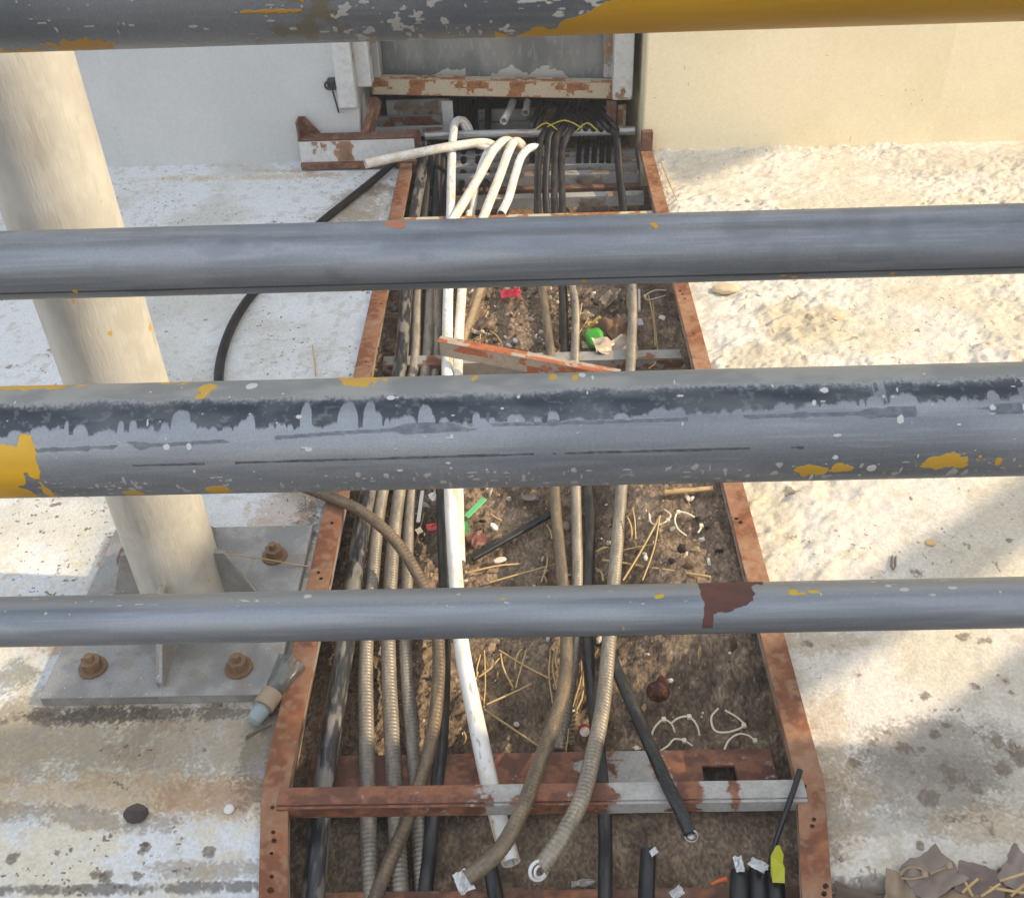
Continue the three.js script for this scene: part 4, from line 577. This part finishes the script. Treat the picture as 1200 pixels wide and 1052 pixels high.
{ const a = P(911, 1030, -0.010), c = P(912, 986, 0.014), sh = new THREE.Shape(); sh.moveTo(-0.006, 0); sh.lineTo(0.0055, -0.001); sh.lineTo(0.0068, 0.018); sh.lineTo(0.0052, 0.023); sh.lineTo(0.0058, 0.036); sh.lineTo(0.0012, 0.05); sh.lineTo(-0.0016, 0.049); sh.lineTo(-0.0062, 0.034); sh.lineTo(-0.0066, 0.012); sh.closePath();
  const g = new THREE.ExtrudeGeometry(sh, { depth: 0.0016, bevelEnabled: true, bevelSize: 0.0005, bevelThickness: 0.0005, bevelSegments: 1 }), p = g.attributes.position; for (let i = 0; i < p.count; i++) p.setZ(i, p.getZ(i) + 9 * (p.getY(i) - 0.022) ** 2 + 40 * p.getX(i) ** 2); g.computeVertexNormals(); g.scale(1, a.distanceTo(c) / 0.05, 1); g.rotateX(-0.7); g.translate(a.x, a.y, a.z); item('yellow_strip', boxUV(g), std({ color: hex(178, 178, 46), roughness: 0.5 }), 'bright yellow plastic strip at the front of the tray', 'strip'); }
{ const a = P(834, 1036, -0.045), b = P(852, 1030, -0.04); item('orange_wire', tube([a, a.clone().lerp(b, 0.5).add(new THREE.Vector3(0, 0.002, 0)), b], 0.0014, { r1: 0.003, radial: 8 }), std({ color: hex(216, 104, 52), roughness: 0.5 }), 'short orange wire end at the front of the tray', 'wire'); }
item('scrap', place(scrap(0.03, 0.008, 24, 0.6), P(683, 1035, -0.07), 0.2, 0.1, 0), std({ color: hex(196, 188, 176), roughness: 0.6, side: THREE.DoubleSide }), 'pale curved paper scrap at the front beside the black cable', 'scrap');

// used cable ties: bent strips with a head
function zip(label, pts, head, mt = mTie) { const o = thing('cable_tie', pts[head], label, 'cable tie'); const g = tube(pts, 0.0015, { radial: 8, step: 0.004, r1: 0.0011 }); g.translate(-pts[head].x, -pts[head].y, -pts[head].z); mesh('strap', g, mt, o); mesh('head', box(0.0055, 0.0045, 0.0065, 0, 0, 0, 0.001), mt, o); }
const zp = (a) => a.map(([x, y, u]) => GR(x, y, u));
zip('cream cable tie bent into a C on the sunlit dirt', zp([[814, 606, 0.016], [804, 601, 0.018], [795, 600, 0.018], [791, 608, 0.015], [795, 620, 0.012], [805, 628, 0.006]]), 2);
zip('curled cable tie half sunk in dirt beside the straw', zp([[761, 602, 0.003], [763, 612, 0.004], [772, 615, 0.005], [783, 609, 0.005], [786, 603, 0.005], [779, 597, 0.004]]), 3);
zip('small bit of cream cable tie near the right rail', zp([[818, 624, 0.002], [821, 620, 0.004], [822, 616, 0.005]]), 2);
zip('long looped cable tie in the sun at the upper right of the tray', zp([[781, 340, 0.006], [768, 340, 0.010], [756, 347, 0.008], [758, 351, 0.006], [770, 349, 0.010], [780, 346, 0.008]]), 2);
zip('cream cable tie in a loose loop, left of two near the slot', zp([[763, 864, 0.003], [767, 853, 0.010], [778, 843, 0.013], [787, 848, 0.011], [791, 858, 0.004]]), 2);
zip('cream cable tie curving right, touching the left loop', zp([[786, 848, 0.004], [796, 841, 0.010], [808, 840, 0.012], [817, 850, 0.009], [820, 862, 0.003]]), 2);
zip('cream cable tie lying flat below the two loops', zp([[774, 880, 0.004], [784, 873, 0.005], [790, 866, 0.006], [802, 868, 0.004], [812, 874, 0.004]]), 3);
zip('cream cable tie in a wide ring, right of the loops', zp([[842, 830, 0.004], [834, 840, 0.004], [838, 856, 0.005], [852, 858, 0.008], [872, 850, 0.012], [866, 842, 0.010], [850, 832, 0.004]]), 4);
zip('cream cable tie arched beside the slotted rung', zp([[848, 882, 0.003], [854, 868, 0.007], [866, 860, 0.010], [878, 862, 0.012], [885, 868, 0.010]]), 4);
zip('short cable tie tip left of the slanting cut cable', zp([[742, 876, 0.002], [746, 877, 0.004], [751, 877, 0.003]]), 1);

// straws and sticks
const O6 = ([x, y]) => [540 + x / 5.4545, 740 + y / 5.4545], O5 = ([x, y]) => [700 + x / 6, 565 + y / 6], O4 = ([x, y]) => [520 + x / 6, 565 + y / 6];
const straws = [
  ...[[150, 120, 145, 490], [125, 150, 105, 290], [245, 170, 115, 290], [255, 140, 335, 360], [245, 120, 575, 305], [390, 110, 345, 240], [420, 115, 350, 360], [575, 110, 588, 460], [603, 110, 615, 370], [625, 110, 622, 240], [165, 465, 450, 335], [150, 500, 520, 750], [725, 110, 700, 350], [768, 180, 715, 480], [778, 250, 730, 520], [795, 340, 735, 545], [700, 300, 695, 540], [640, 640, 650, 800], [690, 620, 670, 780], [115, 360, 145, 440], [110, 260, 60, 520], [20, 640, 15, 720], [880, 110, 850, 180]].map((l) => [O6(l), O6(l.slice(2))]),
  ...[[445, 235, 180, 690], [440, 240, 318, 690], [0, 490, 80, 460], [215, 250, 245, 400], [250, 180, 270, 400], [165, 480, 500, 420]].map((l) => [O5(l), O5(l.slice(2))]),
  ...[[150, 640, 540, 575], [320, 705, 790, 575], [730, 520, 685, 700], [1060, 490, 1165, 460], [1060, 600, 1120, 690], [725, 300, 760, 400], [720, 640, 725, 700], [330, 220, 410, 270]].map((l) => [O4(l), O4(l.slice(2))]),
  [[738, 338], [736, 362]], [[765, 352], [771, 412]], [[760, 345], [768, 405]], [[676, 395], [690, 372]], [[682, 355], [676, 390]], [[562, 398], [572, 365]], [[588, 402], [574, 388]], [[497, 600], [486, 640]], [[500, 668], [490, 685]], [[760, 432], [768, 424]],
];
straws.forEach(([a, b], i) => {
  const u = rr(0.004, 0.02), v = rr(0.002, 0.012), p = GR(a[0], a[1], u), q = GR(b[0], b[1], v), m = p.clone().lerp(q, rr(0.35, 0.65)).add(new THREE.Vector3(rr(-0.005, 0.005), rr(-0.001, 0.003), rr(-0.004, 0.004)));
  item('dry_straw', tube([p, m, q], rr(0.0009, 0.0015), { radial: 6, step: 0.02 }), mStraw, 'thin dry straw lying on the dirt in the cable tray', 'straw', 'dry straws littering the tray');
});
item('wooden_stick', bar(GR(779, 577, 0.008), GR(836, 572, 0.012), 0.008, 0.004, 0, 0.001), mStraw, 'short flat wooden stick against the right rail', 'stick');
item('wooden_stick', bar(GR(706, 656, 0.006), GR(833, 676, 0.010), 0.0036, 0.003, 0, 0.001), mStraw, 'long thin wooden stick lying across the dirt', 'stick');
item('dark_rod', bar(GR(552, 655, 0.012), GR(646, 602, 0.016), 0.012, 0.008, 0, 0.003), mBlack, 'black rod lying slantwise between white pipe and cables', 'rod');
item('dry_twig', tube([P(775, 190, 0.01), P(785, 215, 0.008), P(797, 243, 0.01)], 0.0018, { radial: 6, r1: 0.001 }), mStraw, 'pale dry blade on the floor outside the right rail', 'twig');
item('dry_twig', tube([P(366, 405, 0.004), P(368, 420, 0.006), P(370, 440, 0.004)], 0.0014, { radial: 6 }), mStraw, 'brown straw on the white floor left of the tray', 'twig');
item('dry_twig', tube([P(262, 648, 0.04), P(310, 655, 0.03), P(362, 664, 0.012)], 0.0009, { radial: 6 }), mStraw, 'thin straw leaning on the base plate by the rear bolt', 'twig');
item('dry_twig', tube([P(288, 864, 0.003), P(300, 858, 0.005), P(318, 850, 0.004)], 0.0022, { radial: 6, r1: 0.001 }), mConduitDark, 'dark twig below the bottle neck at the left rail', 'twig');
item('dry_twig', tube([P(877, 334, 0.003), P(875, 350, 0.005), P(873, 362, 0.003)], 0.0010, { radial: 6 }), mStraw, 'thin straw on the white floor right of the tray', 'twig');
// rubbish in the tray
const film = (r, g, b, o = {}) => std({ color: hex(r, g, b), roughness: 0.5, side: THREE.DoubleSide, ...o });
item('rusty_nut', [place(lump(0.014, 1, 0.9, 0.95, 31, 3, 0.7), GR(772, 810, 0.010)), place(lump(0.007, 1, 1.2, 1, 33, 2, 0.8), GR(776, 799, 0.016))], std({ map: rep(rustTex(S(84, 46, 34), S(70, 38, 30), 0.5, 601), 8), roughness: 0.85 }), 'dark rusty lump on the dirt right of the cut cable', 'lump');
{ const o = thing('red_cap', GR(685, 856, 0.008), 'red and white bottle cap between the straws and ribbed cable', 'cap'); const a = new THREE.CylinderGeometry(0.0075, 0.0078, 0.009, 24); a.rotateX(0.9); mesh('rim', a, film(150, 44, 44), o); const b = new THREE.CylinderGeometry(0.0062, 0.0062, 0.002, 20); b.translate(0, 0.0048, 0); b.rotateX(0.9); mesh('top', b, film(206, 198, 190), o); }
{ const g = []; for (let i = 0; i < 8; i++) { const c = GR(668 + Math.sin(i) * 1.2, 836 + i * 5, 0.008); const t = new THREE.TorusGeometry(0.0055, 0.0011, 6, 16); g.push(place(t, c, 0.35, 0.1, 0)); } g.push(bar(GR(667, 832, 0.006), GR(670, 874, 0.006), 0.008, 0.006, 0, 0.002)); item('ribbed_stub', g, mTan, 'small ribbed tan stub among the straws', 'stub'); }
item('green_scrap', place(lump(0.020, 0.9, 0.35, 1.15, 41, 3, 0.5), GR(697, 396, 0.016), 0.5, 0.2, 0.3), film(66, 158, 40, { roughness: 0.4 }), 'bright green plastic scrap in the rubbish by the rung', 'scrap');
{ const o = thing('green_spoon', GR(550, 605, 0.010), 'translucent pale green plastic spoon beside the white pipe', 'spoon'); const m = new THREE.MeshPhysicalMaterial({ color: hex(120, 214, 150), roughness: 0.35, transmission: 0.4, thickness: 0 }); const c = o.position, l = (v) => v.clone().sub(c); mesh('handle', bar(l(GR(546, 606, 0.012)), l(GR(568, 584, 0.018)), 0.010, 0.003, 0, 0.001), m, o); const s = new THREE.SphereGeometry(0.016, 20, 12, 0, 2 * Math.PI, Math.PI / 2, Math.PI / 2); s.scale(0.7, 0.35, 1.25); const s2 = s.clone(); s2.scale(0.94, 0.9, 0.94); mesh('bowl', place(mergeGeometries([s, s2]), l(GR(541, 620, 0.016)), 0, -0.25, 0), m, o); }
item('red_wrapper', place(scrap(0.050, 0.030, 51, 0.25), GR(598, 344, 0.014), 0.2, 0.1, 0), film(206, 44, 66), 'crimson wrapper scrap in the dirt', 'wrapper');
item('brown_rag', place(scrap(0.05, 0.075, 61, 0.55, 0.004), GR(722, 386, 0.016), 0.2, 0.4, 0.2), std({ map: dusty(S(120, 92, 66), S(92, 70, 52), 602), roughness: 1 }), 'brown crumpled rag in the sunlit rubbish', 'rag');
item('plastic_bag', place(scrap(0.10, 0.055, 71, 0.4), GR(722, 408, 0.016), 0.1, 0.15, 0), film(176, 160, 140, { roughness: 0.35 }), 'dusty crumpled plastic bag by the grey rung', 'bag');
item('grey_tuft', place(scrap(0.06, 0.03, 81, 0.6, 0.003), GR(716, 352, 0.014), 0, 0.6, 0), std({ map: dusty(S(126, 114, 100), S(96, 84, 72), 603), roughness: 1 }), 'grey dusty tuft above the brown rag', 'rubbish');
item('card_piece', place(scrap(0.040, 0.030, 91, 0.35), GR(562, 380, 0.018), 0.5, 0.4, 0.2), film(92, 74, 58), 'brown bent card piece left of the straw rubbish', 'card');
item('paper_strip', place(scrap(0.045, 0.010, 95, 0.4), GR(563, 390, 0.014), 0.1, -0.4, 0), film(186, 174, 158), 'curved pale paper strip under the card piece', 'paper');
item('white_tag', place(scrap(0.016, 0.012, 97, 0.2), GR(776, 372, 0.012), 0.3, -0.5, 0), film(204, 196, 178), 'pale triangular tag on sunlit dirt near right rail', 'tag');
item('lilac_tag', place(scrap(0.014, 0.022, 99, 0.2), GR(750, 377, 0.016), 0.3, 0.2, 0), film(178, 172, 196), 'lilac paper tag beside the right cable', 'tag');
item('white_tube', tube([GR(749, 340, 0.018), GR(749, 352, 0.018), GR(749, 364, 0.016)], 0.003, { radial: 8 }), film(216, 212, 206), 'small white tube above the lilac tag', 'tube');
item('leaf', place(scrap(0.040, 0.016, 103, 0.5), GR(697, 378, 0.018), 0.2, 0.6, 0.1), film(150, 130, 66), 'olive dry leaf beside the green scrap', 'leaf');
item('leaf', place(scrap(0.030, 0.014, 105, 0.5), GR(688, 368, 0.02), 0.2, -0.7, 0.1), film(190, 166, 130), 'pale curled leaf above the green scrap', 'leaf');
item('white_chip', place(lump(0.008, 0.6, 0.4, 1.2, 107, 2, 0.3), GR(579, 617, 0.008), 0, 0.5, 0), film(222, 218, 208), 'white oval chip in the dirt above the dark rod', 'chip');
item('white_chip', place(lump(0.008, 1.3, 0.35, 0.7, 109, 2, 0.3), GR(586, 656, 0.006), 0, 0.3, 0), film(204, 194, 176), 'pale oval chip below the dark rod', 'chip');
item('white_chip', place(lump(0.007, 0.8, 0.4, 1.4, 113, 2, 0.3), GR(664, 616, 0.006), 0, 0.1, 0), film(150, 138, 124), 'dull oval chip between two cables', 'chip');
item('white_chip', place(lump(0.007, 0.7, 0.5, 1.2, 117, 2, 0.3), GR(604, 399, 0.008), 0, 0.4, 0), film(200, 200, 198), 'white chip in the rubbish near the steel strip', 'chip');
item('blister', place(lump(0.010, 1.4, 0.4, 0.8, 119, 2, 0.3), GR(622, 583, 0.006)), film(120, 110, 104, { roughness: 0.3 }), 'small grey blister pack in shade below the middle pipe', 'blister pack');
item('white_strip', bar(GR(490, 612, 0.03), GR(495, 575, 0.03), 0.006, 0.002, 0, 0.0005), film(206, 200, 192), 'white plastic strip among the left conduits', 'strip');
item('red_scrap', place(scrap(0.02, 0.014, 121, 0.4), GR(506, 618, 0.03), 0.3, 0.2, 0), film(196, 70, 58), 'small red scrap left of the long white pipe', 'scrap');
item('white_scrap', place(scrap(0.016, 0.018, 123, 0.3), GR(508, 582, 0.03), 0.3, 0.6, 0), film(216, 212, 206), 'white scrap above the red scrap', 'scrap');
item('cream_scrap', place(scrap(0.012, 0.012, 127, 0.3), GR(491, 622, 0.03), 0.3, 0.6, 0), film(222, 206, 168), 'cream scrap below the white strip', 'scrap');
item('brown_scrap', place(scrap(0.034, 0.03, 131, 0.3), GR(560, 632, 0.008), 0.2, 0.6, 0), film(112, 70, 58), 'reddish brown paper scrap under the green spoon', 'scrap');
{ // crumbs nobody could count
  const g = new THREE.IcosahedronGeometry(1, 0), n = 2200, m = new THREE.InstancedMesh(g, std({ roughness: 0.85 }), n), q = new THREE.Matrix4(), e = new THREE.Euler(), qu = new THREE.Quaternion();
  const cols = [S(196, 186, 170), S(150, 130, 104), S(92, 74, 58), S(60, 48, 40), S(176, 150, 106), S(210, 206, 198)];
  for (let i = 0; i < n; i++) {
    const z = -0.8 - 1.45 * Math.pow(rnd(), 0.9), x = z < -1.35 ? rr(-0.14, 0.2) : rr(-0.26, 0.27), s = 0.0013 + 0.0055 * Math.pow(rnd(), 5), heap = heapAt(x, z);
    e.set(rnd() * 6, rnd() * 6, rnd() * 6); q.compose(new THREE.Vector3(x, -0.094 + heap + s * 0.4, z), qu.setFromEuler(e), new THREE.Vector3(s * rr(0.6, 1.8), s * rr(0.3, 0.8), s * rr(0.6, 1.6))); m.setMatrixAt(i, q);
    const c = cols[Math.floor(rnd() * cols.length * 0.999)]; m.setColorAt(i, new THREE.Color().setRGB(c[0], c[1], c[2], THREE.SRGBColorSpace));
  }
  m.name = 'rubble_crumbs'; m.castShadow = m.receiveShadow = true; m.userData = { kind: 'stuff', label: 'fine crumbs and grit scattered on the dirt in the tray', category: 'debris' }; scene.add(m);
}
// bottle neck lying between base plate and left rail
{
  const a = P(344, 776, 0.020), b = P(296, 846, 0.011), d = b.clone().sub(a), L = d.length(), o = thing('bottle_neck', a, 'torn clear bottle neck with a beige screw cap lying by the left rail', 'bottle');
  o.quaternion.setFromUnitVectors(new THREE.Vector3(0, 1, 0), d.clone().normalize());
  const lathe = (pts) => new THREE.LatheGeometry(pts.map(([r, y]) => new THREE.Vector2(r, y * L)), 28);
  const body = lathe([[0.0155, 0.0], [0.0150, 0.2], [0.0135, 0.42], [0.0105, 0.52], [0.0098, 0.52], [0.0125, 0.42], [0.0142, 0.2], [0.0147, 0.0], [0.0155, 0.0]]); const p = body.attributes.position; for (let i = 0; i < p.count; i++) { const y = p.getY(i), k = 1 + 1.3 * (fbm(p.getX(i) * 150 + p.getZ(i) * 90, y * 110, 2, 611) - 0.55) * Math.max(0, 0.55 - y / L) / 0.55; p.setXYZ(i, p.getX(i) * k, y, p.getZ(i) * k); } body.computeVertexNormals();
  mesh('shoulder', body, new THREE.MeshPhysicalMaterial({ color: hex(214, 218, 216), roughness: 0.15, transmission: 0.92, thickness: 0 }), o);
  mesh('screw_cap', lathe([[0.0, 0.51], [0.0128, 0.51], [0.0132, 0.53], [0.0132, 0.74], [0.0126, 0.76], [0.0, 0.76]]), film(156, 138, 116), o);
  mesh('nozzle', lathe([[0.0, 0.75], [0.0110, 0.755], [0.0104, 0.86], [0.0088, 0.98], [0.0070, 1.0], [0.0, 1.0]]), film(140, 152, 154, { roughness: 0.35 }), o);
}
item('stone', place(lump(0.0135, 1.05, 0.45, 0.85, 141, 3, 0.5), P(158, 953, 0.004)), std({ map: dusty(S(70, 62, 58), S(92, 82, 76), 604), roughness: 0.95 }), 'small dark stone on the left ledge near the front', 'stone');
item('white_pebble', place(lump(0.006, 1, 0.5, 1, 143, 2, 0.3), P(268, 948, 0.003)), film(206, 204, 196), 'white round pebble on the left ledge near the rail', 'pebble');
item('yellow_chip', place(lump(0.006, 1.1, 0.3, 0.9, 145, 2, 0.3), P(1091, 636, 0.003)), film(206, 172, 110), 'yellowish chip on the shaded right floor', 'chip');
item('orange_chip', place(lump(0.008, 1.3, 0.3, 0.7, 147, 2, 0.4), P(984, 373, 0.003)), film(222, 184, 140), 'peach coloured chip on the sunlit right floor', 'chip');
item('bent_wire', tube([P(1046, 651, 0.002), P(1045, 666, 0.004), P(1048, 668, 0.004), P(1050, 652, 0.002)], 0.0013, { radial: 6 }), film(110, 100, 90), 'small hairpin shaped wire on the right floor', 'wire');
{ // rock-like lump and broken mortar beside the right rail
  item('mortar_lump', place(lump(0.018, 1.4, 0.5, 0.8, 149, 3, 0.6), P(850, 338, 0.006)), film(206, 184, 150), 'beige mortar lump beside the right rail', 'mortar');
}
// dry leaves and rubbish below the front edge at the right
{
  const lf = (px, py, w, h, s, r, c, label, up) => item('dry_leaf', place(scrap(w, h, s, 0.22, 0.0008), P(px, py + 8, up), ...r), std({ map: dusty(S(...c), S(c[0] * 0.75, c[1] * 0.75, c[2] * 0.75), 620 + s), roughness: 0.85, side: THREE.DoubleSide }), label, 'leaf');
  lf(1092, 1016, 0.062, 0.05, 201, [0.12, 0.5, 0.05], [138, 124, 112], 'large pinkish brown leaf against the front edge at right', 0.012);
  lf(1150, 1026, 0.055, 0.04, 203, [0.25, -0.4, -0.1], [120, 106, 98], 'grey brown leaf beside the large pinkish one', 0.010);
  lf(1195, 1014, 0.05, 0.04, 205, [0.3, 0.9, 0.2], [134, 122, 114], 'grey curled leaf in the bottom right corner', 0.012);
  lf(1056, 1044, 0.06, 0.04, 207, [0.15, 1.2, 0.1], [142, 124, 102], 'dull tan leaf left of the other leaves at the front', 0.006);
  lf(1125, 1050, 0.08, 0.05, 209, [0.1, 0.2, 0.0], [136, 116, 92], 'tan leaf lying flat under the others at the bottom edge', 0.004);
  lf(1180, 1052, 0.08, 0.05, 211, [0.1, 0.8, 0.0], [120, 100, 80], 'brown leaf at the bottom edge near the corner', 0.004);
  lf(1015, 1056, 0.07, 0.04, 213, [0.1, -0.3, 0.0], [100, 86, 72], 'dark leaf next to the right rail at the bottom edge', 0.002);
  const up = 0.016; zip('dusty cable tie in a flat loop on the leaves at front right', [[1055, 1019], [1064, 1011], [1080, 1012], [1084, 1019], [1070, 1024], [1057, 1023]].map(([x, y]) => P(x, y + 6, up)), 3, mTan);
  zip('straight dusty cable tie on the leaves at front right', [[1090, 1018], [1102, 1013], [1113, 1009]].map(([x, y]) => P(x, y + 6, up)), 2, mTan);
  for (const [x0, y0, x1, y1] of [[1128, 1046, 1146, 1030], [1150, 1050, 1172, 1036], [1160, 1040, 1200, 1046], [1172, 1032, 1206, 1022], [1140, 1050, 1132, 1034], [1185, 1050, 1204, 1034]]) item('dry_straw', tube([P(x0, y0, 0.028), P((x0 + x1) / 2, (y0 + y1) / 2, 0.032), P(x1, y1, 0.028)], 0.0014, { radial: 6 }), mStraw, 'dry straw on the leaves in the bottom right corner', 'straw', 'dry straws on the leaves at front right');
}
scene.fog = new THREE.FogExp2(new THREE.Color().setRGB(0.92, 0.88, 0.82), 0.022);   // thin fog added to lift the blacks in place of veiling glare
renderer.render(scene, camera);
